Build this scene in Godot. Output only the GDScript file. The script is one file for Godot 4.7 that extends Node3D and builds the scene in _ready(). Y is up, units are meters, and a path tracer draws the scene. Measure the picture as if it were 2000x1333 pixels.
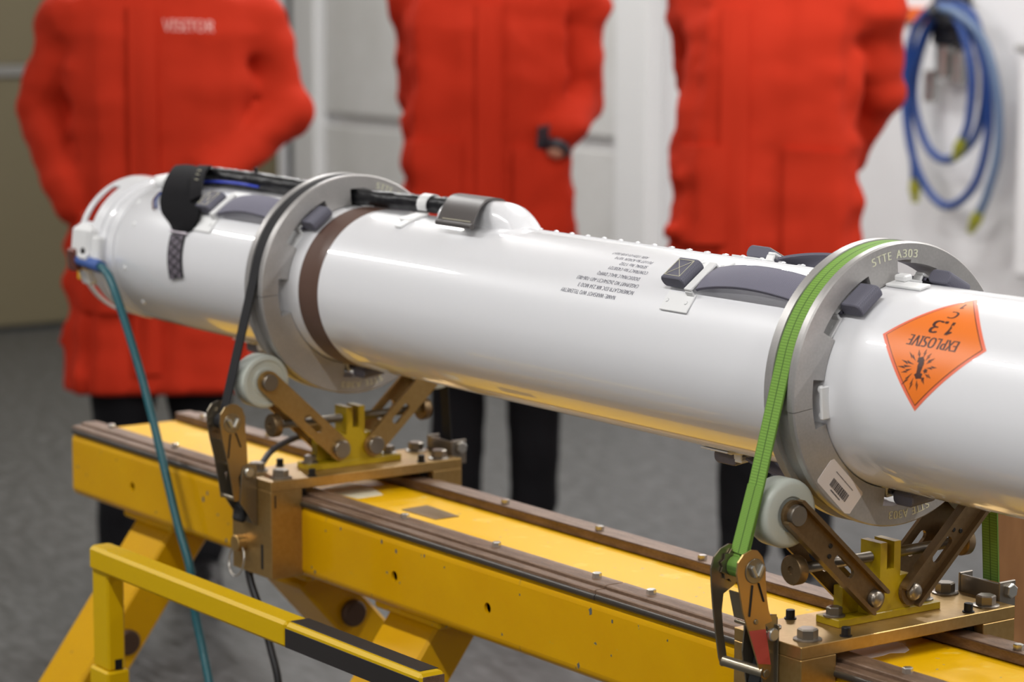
extends Node3D
# Frame: x runs along the trolley beam (towards the near end), y is up, z points to the viewer's side. AXIS is the height of the canister's centre line.

const AXIS := 1.07
const RING := 0.1486
const TUBE := 0.1072
const Z2 := Vector2.ZERO

class Shape:
	var st := SurfaceTool.new()
	var group := 1
	func _init() -> void:
		st.begin(Mesh.PRIMITIVE_TRIANGLES)
	func put(p: Vector3, uv: Vector2, g: int) -> void:
		st.set_smooth_group(g)
		st.set_uv(uv)
		st.add_vertex(p)
	func tri(a: Vector3, b: Vector3, c: Vector3, g := -1, ua := Vector2.ZERO, ub := Vector2.ZERO, uc := Vector2.ZERO) -> void:
		put(a, ua, g)
		put(c, uc, g)
		put(b, ub, g)
	func quad(a: Vector3, b: Vector3, c: Vector3, d: Vector3, g := -1, ua := Vector2.ZERO, ub := Vector2.ZERO, uc := Vector2.ZERO, ud := Vector2.ZERO) -> void:
		tri(a, b, c, g, ua, ub, uc)
		tri(a, c, d, g, ua, uc, ud)
	func done() -> ArrayMesh:
		st.generate_normals()
		return st.commit()

var mats := {}
var used_names := {}
var font_sans: SystemFont

func _ready() -> void:
	camera_and_light()
	materials()
	room()
	trolley()
	canister()
	for k in 2:
		clamp_ring(k)
		carriage(k)
		strap(k)
	harness()
	hoses()
	guard_rail()
	wall_things()
	people()

func camera_and_light() -> void:
	var cam := Camera3D.new()
	cam.name = "camera"
	var yaw := deg_to_rad(35.767)
	var pitch := deg_to_rad(8.127)
	var roll := deg_to_rad(0.142)
	var fw := Vector3(-cos(yaw) * cos(pitch), -sin(pitch), -sin(yaw) * cos(pitch))
	var rt := fw.cross(Vector3.UP).normalized()
	var up := rt.cross(fw)
	var r2 := rt * cos(roll) + up * sin(roll)
	var u2 := up * cos(roll) - rt * sin(roll)
	add_child(cam)
	cam.transform = Transform3D(Basis(r2, u2, -fw), Vector3(1.954, AXIS + 0.43, 1.903))
	cam.fov = rad_to_deg(2.0 * atan(666.5 / 5167.2))
	cam.near = 0.05
	cam.far = 60.0
	var lens := CameraAttributesPhysical.new()
	lens.frustum_focal_length = 93.0
	lens.exposure_aperture = 5.5
	lens.frustum_focus_distance = 2.84
	cam.attributes = lens
	cam.current = true
	var e := Environment.new()
	e.background_mode = Environment.BG_COLOR
	e.background_color = Color(0, 0, 0)
	e.tonemap_mode = Environment.TONE_MAPPER_LINEAR
	e.tonemap_exposure = 1.14
	e.sdfgi_enabled = true
	e.ssao_enabled = true
	e.ssil_enabled = true
	var we := WorldEnvironment.new()
	we.name = "world"
	we.environment = e
	add_child(we)
	# ceiling luminaires: rows parallel to the beam, where the long highlights on the canister show them
	for row in [[1.42, [-4.5, -1.9, 0.7, 3.3], "over the front of the trolley"], [-1.55, [-4.5, -1.9, 0.7, 3.3], "over the people in red coats"], [-2.9, [-6.35, -3.75, -1.15, 1.45], "nearest to the white back wall"], [4.4, [-0.6, 2.0], "farthest behind the viewer"]]:
		for k in row[1].size():
			luminaire(Vector3(row[1][k], 2.93, row[0]), "%s fluorescent ceiling batten in the row %s" % [["first", "second", "third", "fourth"][k], row[2]])

func luminaire(at: Vector3, label: String) -> void:
	var root := Node3D.new()
	root.name = numbered("ceiling_light")
	add_child(root)
	root.position = at
	tag(root, label, "light", "fluorescent battens on the ceiling")
	var s := Shape.new()
	box(s, Vector3(0, 0.035, 0), Vector3(1.3, 0.07, 0.17), 0.004)
	part(root, "housing", s, plain("housing", Color(0.9, 0.9, 0.9), 0.5), Vector3.ZERO)
	s = Shape.new()
	box(s, Vector3(0, -0.008, 0), Vector3(1.24, 0.016, 0.09), 0.004)
	var m := plain("diffuser", Color(0.95, 0.95, 0.95), 0.5)
	m.emission_enabled = true
	m.emission = Color(1.0, 0.995, 0.985)
	m.emission_energy_multiplier = 6.0
	part(root, "diffuser", s, m, Vector3.ZERO)
	var l := AreaLight3D.new()
	l.name = "lamp"
	root.add_child(l)
	l.position = Vector3(0, -0.02, 0)
	l.rotation_degrees = Vector3(-90, 0, 0)
	l.area_size = Vector2(1.24, 0.09)
	l.area_normalize_energy = true
	l.light_energy = 3.0
	l.light_color = Color(1.0, 0.995, 0.985)
	l.area_range = 30.0
	l.shadow_enabled = true

# ---------- naming, parts ----------
func numbered(called: String) -> String:
	if not used_names.has(called):
		used_names[called] = 0
		return called
	used_names[called] += 1
	return "%s_%03d" % [called, used_names[called]]

func tag(o: Node, label: String, category: String, group := "", kind := "") -> void:
	if label: o.set_meta("label", label)
	if category: o.set_meta("category", category)
	if group: o.set_meta("group", group)
	if kind: o.set_meta("kind", kind)

func thing(called: String, label: String, category: String, base: Vector3, group := "") -> Node3D:
	var o := Node3D.new()
	o.name = numbered(called)
	add_child(o)
	o.position = base
	tag(o, label, category, group)
	return o

# meshes are written in scene coordinates with y from the canister's axis; a part is shifted back to its thing's base
func part(parent: Node3D, called: String, s, m: Material, shift = null) -> MeshInstance3D:
	var o := MeshInstance3D.new()
	o.name = called
	o.mesh = s.done() if s is Shape else s
	o.material_override = null
	for k in o.mesh.get_surface_count():
		o.set_surface_override_material(k, m)
	parent.add_child(o, true)
	if shift != null:
		o.position = shift
	elif parent.get_parent() == self and not parent is MeshInstance3D:
		o.position = Vector3(0, AXIS, 0) - parent.position
	return o

func struct(called: String, s: Shape, m: Material) -> MeshInstance3D:
	var o := MeshInstance3D.new()
	o.name = called
	o.mesh = s.done()
	o.set_surface_override_material(0, m)
	add_child(o)
	o.set_meta("kind", "structure")
	return o

# ---------- materials ----------
func plain(called: String, c: Color, rough: float, metal := 0.0, spec := 0.5) -> StandardMaterial3D:
	if mats.has(called):
		return mats[called]
	var m := StandardMaterial3D.new()
	m.resource_name = called
	m.albedo_color = c
	m.roughness = rough
	m.metallic = metal
	m.metallic_specular = spec
	mats[called] = m
	return m

func rgb8(r: int, g: int, b: int) -> Color:
	return Color(r / 255.0, g / 255.0, b / 255.0)

func noise(seed_: int, freq: float, octaves := 3, kind := FastNoiseLite.TYPE_SIMPLEX_SMOOTH) -> FastNoiseLite:
	var n := FastNoiseLite.new()
	n.seed = seed_
	n.noise_type = kind
	n.frequency = freq
	n.fractal_octaves = octaves
	return n

# a seamless picture of size n whose pixel at (i, j) is paint.call(u, v), u and v in 0..1; tileable noise comes from tn()
func picture(n: int, paint: Callable) -> ImageTexture:
	var im := Image.create(n, n, false, Image.FORMAT_RGB8)
	for j in n:
		for i in n:
			im.set_pixel(i, j, paint.call((i + 0.5) / n, (j + 0.5) / n))
	return ImageTexture.create_from_image(im)

func seamless(n: int, nz: FastNoiseLite) -> Image:
	return nz.get_seamless_image(n, n)

func tri_map(m: StandardMaterial3D, tex: Texture2D, scale: Vector3) -> StandardMaterial3D:
	m.albedo_texture = tex
	m.uv1_triplanar = true
	m.uv1_world_triplanar = true
	m.uv1_scale = scale
	return m

func mix_image(n: int, im1: Image, im2: Image, f: Callable) -> ImageTexture:
	var out := Image.create(n, n, false, Image.FORMAT_RGB8)
	for j in n:
		for i in n:
			out.set_pixel(i, j, f.call(im1.get_pixel(i, j).r, im2.get_pixel(i, j).r))
	return ImageTexture.create_from_image(out)

func materials() -> void:
	font_sans = SystemFont.new()
	font_sans.font_names = PackedStringArray(["Droid Sans"])
	# white gloss enamel of the canister
	var m := plain("white_enamel", rgb8(234, 234, 237), 0.34)
	m.clearcoat_enabled = true
	m.clearcoat = 1.0
	m.clearcoat_roughness = 0.025
	plain("white_paint", rgb8(228, 228, 228), 0.4)
	# yellow paint with worn spots
	var big := seamless(512, noise(11, 0.006, 4))
	var fine := seamless(512, noise(12, 0.028, 3, FastNoiseLite.TYPE_SIMPLEX))
	var yellow := func(a: float, b: float) -> Color:
		var c := rgb8(210, 155, 0).lerp(rgb8(216, 163, 0), a)
		if b > 0.955: c = rgb8(96, 92, 84)
		elif b > 0.945: c = rgb8(200, 172, 80)
		return c
	m = tri_map(plain("yellow_paint", Color.WHITE, 0.34, 0.0, 0.28), mix_image(512, big, fine, yellow), Vector3(2.3, 2.3, 2.3))
	m.clearcoat_enabled = true
	m.clearcoat = 0.3
	m.clearcoat_roughness = 0.06
	var worn := func(a: float, b: float) -> Color:
		var c := rgb8(218, 168, 0)
		if a > 0.7: c = c.lerp(rgb8(224, 186, 92), clampf((a - 0.7) * 7.0, 0.0, 0.75) * (0.5 + 0.5 * b))
		if b > 0.93: c = rgb8(150, 142, 128)
		return c
	tri_map(plain("yellow_worn", Color.WHITE, 0.42, 0.0, 0.3), mix_image(512, seamless(512, noise(21, 0.012, 4)), fine, worn), Vector3(2.6, 2.6, 2.6))
	plain("yellow_lemon", rgb8(212, 172, 0), 0.42, 0.0, 0.35)
	var olive := func(a: float, b: float) -> Color:
		return rgb8(156, 129, 4).lerp(rgb8(172, 146, 16), 0.6 * a + 0.4 * b)
	tri_map(plain("yellow_block", Color.WHITE, 0.36), mix_image(256, seamless(256, noise(13, 0.01)), seamless(256, noise(14, 0.06)), olive), Vector3(6, 6, 6))
	# rust-brown wear strips
	var rust := func(a: float, b: float) -> Color:
		return rgb8(100, 77, 60).lerp(rgb8(150, 123, 103), clampf(0.65 * a + 0.5 * b - 0.15, 0, 1))
	tri_map(plain("rail_rust", Color.WHITE, 0.5, 0.25), mix_image(512, seamless(512, noise(31, 0.012, 4)), seamless(512, noise(32, 0.08, 2)), rust), Vector3(3, 14, 14))
	plain("rail_steel", rgb8(92, 88, 84), 0.35, 0.7)
	# gold-passivated steel of the carriages
	var gold := func(a: float, b: float) -> Color:
		return rgb8(168, 134, 78).lerp(rgb8(190, 158, 104), 0.5 * a + 0.5 * b)
	tri_map(plain("gold_steel", Color.WHITE, 0.34, 0.75), mix_image(256, seamless(256, noise(41, 0.01)), seamless(256, noise(42, 0.09)), gold), Vector3(5, 5, 5))
	var bronze := func(a: float, b: float) -> Color:
		return rgb8(112, 90, 62).lerp(rgb8(140, 116, 84), 0.6 * a + 0.4 * b)
	tri_map(plain("bronze_steel", Color.WHITE, 0.36, 0.7), mix_image(256, seamless(256, noise(43, 0.012)), seamless(256, noise(44, 0.09)), bronze), Vector3(6, 6, 6))
	plain("zinc", rgb8(198, 196, 190), 0.28, 0.9)
	plain("zinc_dark", rgb8(142, 134, 124), 0.34, 0.85)
	plain("ratchet_gold", rgb8(188, 152, 98), 0.3, 0.8)
	plain("ratchet_bronze", rgb8(164, 142, 104), 0.27, 0.85)
	plain("ratchet_steel", rgb8(150, 140, 122), 0.28, 0.85)
	plain("black_screw", rgb8(34, 32, 32), 0.45, 0.3)
	plain("black_hole", rgb8(10, 10, 10), 0.9)
	plain("red_paint", rgb8(190, 74, 62), 0.5)
	var alu := func(a: float, b: float) -> Color:
		return rgb8(170, 167, 165).lerp(rgb8(190, 187, 185), 0.5 * a + 0.5 * b)
	tri_map(plain("aluminium", Color.WHITE, 0.42, 0.6), mix_image(256, seamless(256, noise(51, 0.012)), seamless(256, noise(52, 0.12)), alu), Vector3(8, 8, 8))
	plain("engraving", rgb8(228, 228, 200), 0.6)
	plain("nylon", rgb8(192, 196, 187), 0.42)
	plain("brown_band", rgb8(94, 70, 60), 0.42)
	plain("print_ink", rgb8(58, 58, 82), 0.6)
	plain("label_orange", rgb8(240, 122, 30), 0.42)
	plain("label_edge", rgb8(240, 116, 82), 0.42)
	plain("label_ink", rgb8(72, 34, 24), 0.45)
	plain("label_white", rgb8(226, 216, 212), 0.5)
	plain("barcode_ink", rgb8(50, 44, 46), 0.6)
	plain("black_rubber", rgb8(22, 22, 25), 0.4)
	var t := plain("black_tape", rgb8(22, 22, 25), 0.36, 0.0, 0.38)
	t.normal_enabled = true
	var nt := NoiseTexture2D.new()
	nt.noise = noise(61, 0.03, 3)
	nt.seamless = true
	nt.as_normal_map = true
	nt.bump_strength = 1.2
	nt.width = 256
	nt.height = 256
	t.normal_texture = nt
	t.uv1_triplanar = true
	t.uv1_scale = Vector3(9, 9, 9)
	cloth("black_cloth", rgb8(17, 16, 19), 0.85)
	cloth("coat_cloth", rgb8(178, 42, 18), 0.85)
	cloth("trouser_cloth", rgb8(22, 21, 24), 0.9)
	plain("leather_flap", rgb8(74, 69, 67), 0.38)
	plain("shoe_leather", rgb8(20, 19, 20), 0.35)
	plain("skin", rgb8(214, 164, 138), 0.55)
	plain("hair", rgb8(70, 52, 40), 0.7)
	plain("eye_white", rgb8(230, 228, 224), 0.3)
	plain("iris", rgb8(60, 50, 44), 0.3)
	plain("glove_dark", rgb8(44, 48, 56), 0.6)
	plain("teal_rubber", rgb8(22, 88, 98), 0.35)
	plain("blue_sleeve", rgb8(62, 92, 158), 0.6)
	plain("blue_rubber", rgb8(34, 66, 130), 0.35)
	plain("blue_clear", rgb8(96, 116, 146), 0.3)
	plain("brass", rgb8(186, 186, 70), 0.35, 0.6)
	plain("blue_wire", rgb8(28, 58, 190), 0.4)
	plain("tie_white", rgb8(214, 204, 214), 0.4)
	plain("copper_fitting", rgb8(110, 66, 58), 0.4, 0.4)
	plain("tag_yellow", rgb8(224, 170, 30), 0.5)
	plain("wire_grey", rgb8(74, 72, 76), 0.4)
	plain("chip_grey", rgb8(92, 96, 92), 0.7)
	plain("paper_red", rgb8(206, 84, 58), 0.6)
	plain("light_string", rgb8(222, 216, 190), 0.8)
	webbing("green_webbing", rgb8(122, 164, 66), rgb8(97, 135, 50), rgb8(74, 106, 38), true)
	webbing("black_webbing", rgb8(30, 29, 32), rgb8(20, 19, 22), rgb8(18, 18, 20), false)
	var fold := plain("grey_fold", Color.WHITE, 0.8)
	tri_map(fold, picture(64, func(u: float, v: float) -> Color: return rgb8(84, 83, 95).lerp(rgb8(116, 115, 128), 0.5 + 0.25 * (sin(u * TAU * 8.0) + sin((u + v) * TAU * 8.0)))), Vector3(55, 55, 55))
	plain("torn_paper", rgb8(244, 238, 236), 0.6)
	webbing("grey_webbing", rgb8(138, 136, 152), rgb8(92, 90, 104), rgb8(100, 98, 112), false)
	# black strap with cross stitching
	m = plain("stitched_strap", Color.WHITE, 0.8)
	m.albedo_texture = picture(128, func(u: float, v: float) -> Color:
		var a := absf(u - 0.5)
		var w := absf(fposmod(v * 2.0, 1.0) - 0.5) * 2.0
		if a > 0.42: return rgb8(24, 24, 27)
		if absf(a - 0.36 * w) < 0.075: return rgb8(20, 19, 22)
		return rgb8(104, 96, 106))
	# floor, walls, wood
	var streak := seamless(512, noise(71, 0.02, 4))
	var speck := seamless(512, noise(72, 0.11, 2))
	var ground := func(a: float, b: float) -> Color:
		return rgb8(44, 44, 42).lerp(rgb8(98, 98, 98), clampf(0.95 * a + 0.5 * b - 0.25, 0, 1))
	m = tri_map(plain("floor_vinyl", Color.WHITE, 0.42), mix_image(512, streak, speck, ground), Vector3(0.9, 1, 3.2))
	var smudge := seamless(256, noise(73, 0.012, 4))
	var dirty := func(a: float, b: float) -> Color:
		return rgb8(222, 221, 220).lerp(rgb8(206, 205, 202), clampf(a * 0.7 + b * 0.3, 0, 1))
	tri_map(plain("panel_white", Color.WHITE, 0.55), mix_image(256, smudge, seamless(256, noise(74, 0.05)), dirty), Vector3(0.8, 0.8, 0.8))
	plain("wall_white", rgb8(226, 225, 226), 0.6)
	plain("wall_grey", rgb8(120, 122, 126), 0.6)
	plain("post_white", rgb8(226, 226, 226), 0.5)
	plain("ceiling_white", rgb8(226, 224, 220), 0.8)
	plain("door_olive", rgb8(104, 95, 71), 0.55)
	plain("door_trim", rgb8(124, 122, 118), 0.5)
	plain("dark_gap", rgb8(50, 54, 54), 0.7)
	plain("sign_orange", rgb8(226, 104, 44), 0.5)
	plain("bracket_dark", rgb8(34, 34, 42), 0.5)
	plain("shelf_grey", rgb8(156, 154, 152), 0.5)
	var grain := func(a: float, b: float) -> Color:
		return rgb8(134, 92, 56).lerp(rgb8(170, 124, 80), 0.6 * a + 0.4 * b)
	tri_map(plain("crate_wood", Color.WHITE, 0.65), mix_image(256, seamless(256, noise(75, 0.02)), seamless(256, noise(76, 0.08)), grain), Vector3(9, 1.2, 9))
	plain("hazard_black", rgb8(40, 36, 35), 0.5)
	plain("rusty_bolt", rgb8(84, 64, 52), 0.55, 0.4)

func cloth(called: String, c: Color, rough: float) -> void:
	var m := plain(called, c, rough, 0.0, 0.3)
	m.rim_enabled = true
	m.rim = 0.25
	m.rim_tint = 0.8

func webbing(called: String, light_c: Color, dark_c: Color, line_c: Color, ribbed: bool) -> void:
	var m := plain(called, Color.WHITE, 0.75)
	m.albedo_texture = picture(64, func(u: float, v: float) -> Color:
		var a := absf(u - 0.5)
		if ribbed:
			if a < 0.025: return line_c
			if a > 0.46: return dark_c
			return dark_c.lerp(light_c, smoothstep(0.0, 0.55, 1.0 - absf(fposmod(v * 2.0, 1.0) - 0.5) * 2.0))
		var w := fposmod(u * 8.0 + v * 8.0, 1.0)
		return dark_c.lerp(light_c, 0.5 + 0.5 * sin(w * TAU)) if a < 0.47 else line_c)

# ---------- shapes ----------
func box(s: Shape, c: Vector3, size: Vector3, bev := 0.0008, basis := Basis()) -> void:
	var h := size * 0.5
	var b: float = minf(bev, minf(h.x, minf(h.y, h.z)) * 0.5)
	var v := []   # v[corner][axis]: the corner moved in along the two other axes
	for i in 8:
		var sg := Vector3(1 if i & 1 else -1, 1 if i & 2 else -1, 1 if i & 4 else -1)
		var row := []
		for ax in 3:
			var p := sg * h
			for other in 3:
				if other != ax:
					p[other] -= sg[other] * b
			row.append(c + basis * p)
		v.append(row)
	for ax in 3:
		var a1 := (ax + 1) % 3
		var a2 := (ax + 2) % 3
		for side in [0, 1]:
			var q := []
			for k in [[0, 0], [1, 0], [1, 1], [0, 1]]:
				q.append(v[(side << ax) | (k[0] << a1) | (k[1] << a2)][ax])
			if side == 1: s.quad(q[0], q[1], q[2], q[3])
			else: s.quad(q[3], q[2], q[1], q[0])
		# the four edges parallel to ax, between the faces a1 and a2
		for e1 in [0, 1]:
			for e2 in [0, 1]:
				var lo: int = (e1 << a1) | (e2 << a2)
				var hi: int = lo | (1 << ax)
				edge_quad(s, v[lo][a1], v[hi][a1], v[hi][a2], v[lo][a2], c)
	for i in 8:
		var p: Array = v[i]
		if (p[1] - p[0]).cross(p[2] - p[0]).dot(p[0] - c) > 0: s.tri(p[0], p[1], p[2])
		else: s.tri(p[0], p[2], p[1])

func edge_quad(s: Shape, a: Vector3, b: Vector3, c: Vector3, d: Vector3, mid: Vector3) -> void:
	if (b - a).cross(d - a).dot((a + c) * 0.5 - mid) > 0: s.quad(a, b, c, d)
	else: s.quad(d, c, b, a)

func side_of(w: Vector3) -> Vector3:
	var u := Vector3.UP.cross(w)
	if u.length() < 0.1: u = Vector3.RIGHT.cross(w)
	return u.normalized()

# a profile of (distance along the axis, radius), distances growing, turned about the axis
func lathe(s: Shape, o: Vector3, axis: Vector3, prof: Array, seg := 24, g0 := 1, stretch := Vector2.ONE, u0 := Vector3.ZERO) -> void:
	var w := axis.normalized()
	var u: Vector3 = side_of(w) if u0 == Vector3.ZERO else u0
	var v := w.cross(u)
	var g := g0
	for i in prof.size() - 1:
		var p: Vector2 = prof[i]
		var q: Vector2 = prof[i + 1]
		if i > 0:
			var last: Vector2 = p - prof[i - 1]
			if absf(last.angle_to(q - p)) > 0.6: g += 1
		for j in seg:
			var a := TAU * j / seg
			var b := TAU * (j + 1) / seg
			var ra := u * cos(a) * stretch.x + v * sin(a) * stretch.y
			var rb := u * cos(b) * stretch.x + v * sin(b) * stretch.y
			var p00 := o + w * p.x + ra * p.y
			var p01 := o + w * p.x + rb * p.y
			var p10 := o + w * q.x + ra * q.y
			var p11 := o + w * q.x + rb * q.y
			var t0 := float(j) / seg
			var t1 := float(j + 1) / seg
			if p.y < 1e-6: s.tri(p00, p11, p10, g)
			elif q.y < 1e-6: s.tri(p00, p01, p10, g)
			else: s.quad(p00, p01, p11, p10, g, Vector2(t0, p.x), Vector2(t1, p.x), Vector2(t1, q.x), Vector2(t0, q.x))

func rod(s: Shape, a: Vector3, b: Vector3, r: float, seg := 20, bev := 0.0006) -> void:
	var l := a.distance_to(b)
	bev = minf(bev, minf(r, l) * 0.4)
	lathe(s, a, b - a, [Vector2(0, 0), Vector2(0, r - bev), Vector2(bev, r), Vector2(l - bev, r), Vector2(l, r - bev), Vector2(l, 0)], seg)

func smooth_path(pts: Array, per := 8) -> PackedVector3Array:
	var out := PackedVector3Array()
	var n := pts.size()
	for i in n - 1:
		var p0: Vector3 = pts[maxi(i - 1, 0)]
		var p1: Vector3 = pts[i]
		var p2: Vector3 = pts[i + 1]
		var p3: Vector3 = pts[mini(i + 2, n - 1)]
		for k in per:
			var t := float(k) / per
			out.append(0.5 * (2.0 * p1 + (p2 - p0) * t + (2.0 * p0 - 5.0 * p1 + 4.0 * p2 - p3) * t * t + (3.0 * p1 - p0 - 3.0 * p2 + p3) * t * t * t))
	out.append(pts[n - 1])
	return out

# a tube along a path; r is a number or an array of radii, one for each point
func tube(s: Shape, pts: PackedVector3Array, r, seg := 12, g := 1, wobble = null) -> void:
	var n := pts.size()
	var up := Vector3.ZERO
	var rings := []
	for i in n:
		var t := (pts[mini(i + 1, n - 1)] - pts[maxi(i - 1, 0)]).normalized()
		if i == 0: up = side_of(t)
		up = (up - t * up.dot(t)).normalized()
		var sd := t.cross(up)
		var rad: float = r[i] if r is Array or r is PackedFloat32Array else r
		var ring := PackedVector3Array()
		for j in seg:
			var a := TAU * j / seg
			var k := rad
			if wobble != null: k *= wobble.call(i, a)
			ring.append(pts[i] + (up * cos(a) + sd * sin(a)) * k)
		rings.append(ring)
	for i in n - 1:
		for j in seg:
			var k := (j + 1) % seg
			s.quad(rings[i][j], rings[i][k], rings[i + 1][k], rings[i + 1][j], g)
	for j in seg:
		var k := (j + 1) % seg
		s.tri(pts[0], rings[0][k], rings[0][j], g + 1)
		s.tri(pts[n - 1], rings[n - 1][j], rings[n - 1][k], g + 2)

# a band along a path: ups are its outward normals, w its width, t its thickness; uv.v runs with the length, rep repeats a metre
func band(s: Shape, pts: PackedVector3Array, ups: PackedVector3Array, w, t: float, rep := 100.0, closed := false) -> void:
	var n := pts.size()
	var rows := []
	var run := 0.0
	for i in n:
		var a := pts[mini(i + 1, n - 1)]
		var b := pts[maxi(i - 1, 0)]
		if closed:
			a = pts[(i + 1) % n]
			b = pts[(i + n - 1) % n]
		var tn := (a - b).normalized()
		var up := (ups[i] - tn * ups[i].dot(tn)).normalized()
		var sd: Vector3 = tn.cross(up) * (0.5 * float(w[i] if w is Array else w))
		if i > 0: run += pts[i].distance_to(pts[i - 1])
		rows.append([pts[i] - sd - up * t * 0.5, pts[i] + sd - up * t * 0.5, pts[i] + sd + up * t * 0.5, pts[i] - sd + up * t * 0.5, run * rep])
	var last := n if closed else n - 1
	for i in last:
		var p: Array = rows[i]
		var q: Array = rows[(i + 1) % n]
		var v0: float = p[4]
		var v1: float = q[4] if i + 1 < n else run * rep
		s.quad(p[3], p[2], q[2], q[3], 1, Vector2(0, v0), Vector2(1, v0), Vector2(1, v1), Vector2(0, v1))
		s.quad(p[1], p[0], q[0], q[1], 2, Vector2(1, v0), Vector2(0, v0), Vector2(0, v1), Vector2(1, v1))
		s.quad(p[2], p[1], q[1], q[2], 3, Vector2(1, v0), Vector2(1, v0), Vector2(1, v1), Vector2(1, v1))
		s.quad(p[0], p[3], q[3], q[0], 4, Vector2(0, v0), Vector2(0, v0), Vector2(0, v1), Vector2(0, v1))
	if not closed:
		var f: Array = rows[0]
		var l: Array = rows[n - 1]
		s.quad(f[0], f[1], f[2], f[3])
		s.quad(l[3], l[2], l[1], l[0])

# a flat outline (anticlockwise in ex, ey), with holes, given a thickness along ex x ey
func prism(s: Shape, poly: PackedVector2Array, o: Vector3, ex: Vector3, ey: Vector3, t: float, holes := [], bev := 0.0) -> void:
	var ez := ex.cross(ey).normalized()
	var at := func(p: Vector2, h: float) -> Vector3: return o + ex * p.x + ey * p.y + ez * h
	var outline := poly
	if bev > 0.0 and holes.is_empty():
		var inner := Geometry2D.offset_polygon(poly, -bev)
		if inner.size() == 1 and inner[0].size() == poly.size():
			# the offset outline starts at another corner: turn it until it fits
			var best := 0
			var least := INF
			for k in poly.size():
				var d := 0.0
				for i in poly.size(): d += poly[i].distance_to(inner[0][(i + k) % poly.size()])
				if d < least:
					least = d
					best = k
			outline = PackedVector2Array()
			for i in poly.size(): outline.append(inner[0][(i + best) % poly.size()])
		else:
			bev = 0.0
	else:
		bev = 0.0
	var n := poly.size()
	for i in n:
		var k := (i + 1) % n
		s.quad(at.call(poly[i], bev), at.call(poly[k], bev), at.call(poly[k], t - bev), at.call(poly[i], t - bev))
		if bev > 0.0:
			s.quad(at.call(poly[i], t - bev), at.call(poly[k], t - bev), at.call(outline[k], t), at.call(outline[i], t))
			s.quad(at.call(outline[i], 0), at.call(outline[k], 0), at.call(poly[k], bev), at.call(poly[i], bev))
	var whole := outline
	for hole: PackedVector2Array in holes:
		for i in hole.size():
			var k := (i + 1) % hole.size()
			s.quad(at.call(hole[k], 0), at.call(hole[i], 0), at.call(hole[i], t), at.call(hole[k], t))
		whole = bridge(whole, hole)
	var idx := Geometry2D.triangulate_polygon(whole)
	for i in range(0, idx.size(), 3):
		var a := whole[idx[i]]
		var b := whole[idx[i + 1]]
		var c := whole[idx[i + 2]]
		if (b - a).cross(c - a) < 0:
			var x := b
			b = c
			c = x
		s.tri(at.call(a, t), at.call(b, t), at.call(c, t))
		s.tri(at.call(a, 0), at.call(c, 0), at.call(b, 0))

# joins an anticlockwise hole to an outline by a cut of no width
func bridge(outer: PackedVector2Array, hole: PackedVector2Array) -> PackedVector2Array:
	var bi := 0
	var bj := 0
	var least := INF
	for i in outer.size():
		for j in hole.size():
			var d := outer[i].distance_squared_to(hole[j])
			if d < least:
				least = d
				bi = i
				bj = j
	var out := PackedVector2Array()
	for i in bi + 1: out.append(outer[i])
	for j in hole.size() + 1: out.append(hole[(bj - j + hole.size() * 2) % hole.size()])
	var cut := (hole[bj] - outer[bi]).normalized().orthogonal() * 1e-6
	out[out.size() - 1] += cut
	out.append(outer[bi] + cut)
	for i in range(bi + 1, outer.size()): out.append(outer[i])
	return out

func capsule2(a: Vector2, b: Vector2, r: float, seg := 8) -> PackedVector2Array:
	var out := PackedVector2Array()
	var base := (b - a).angle()
	for i in seg + 1: out.append(b + Vector2.from_angle(base - PI / 2 + PI * i / seg) * r)
	for i in seg + 1: out.append(a + Vector2.from_angle(base + PI / 2 + PI * i / seg) * r)
	return out

func circle2(c: Vector2, r: float, seg := 16) -> PackedVector2Array:
	var out := PackedVector2Array()
	for i in seg: out.append(c + Vector2.from_angle(TAU * i / seg) * r)
	return out

func hex_bolt(s: Shape, at: Vector3, up: Vector3, r: float, h: float, washer := true) -> void:
	var w := up.normalized()
	if washer: lathe(s, at, w, [Vector2(0, 0), Vector2(0, r * 1.38), Vector2(0.0014, r * 1.38), Vector2(0.0018, r * 1.3), Vector2(0.0018, 0)], 20, 20)
	var o := at + w * (0.0018 if washer else 0.0)
	var u := side_of(w).rotated(w, 0.35)
	var v := w.cross(u)
	for i in 6:
		var p := u * cos(TAU * i / 6) + v * sin(TAU * i / 6)
		var q := u * cos(TAU * (i + 1) / 6) + v * sin(TAU * (i + 1) / 6)
		s.quad(o + p * r, o + q * r, o + q * r + w * h * 0.86, o + p * r + w * h * 0.86)
		s.quad(o + p * r + w * h * 0.86, o + q * r + w * h * 0.86, o + q * r * 0.86 + w * h, o + p * r * 0.86 + w * h)
		s.tri(o + p * r * 0.86 + w * h, o + q * r * 0.86 + w * h, o + w * h)

func cap_screw(s: Shape, at: Vector3, r: float, h: float) -> void:
	lathe(s, at, Vector3.UP, [Vector2(0, 0), Vector2(0, r * 1.35), Vector2(0.0012, r * 1.35), Vector2(0.0012, r), Vector2(h - 0.0006, r), Vector2(h, r * 0.9), Vector2(h, r * 0.55), Vector2(h + 1e-5, r * 0.55), Vector2(h + 2e-5, 0)], 16)

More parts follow.
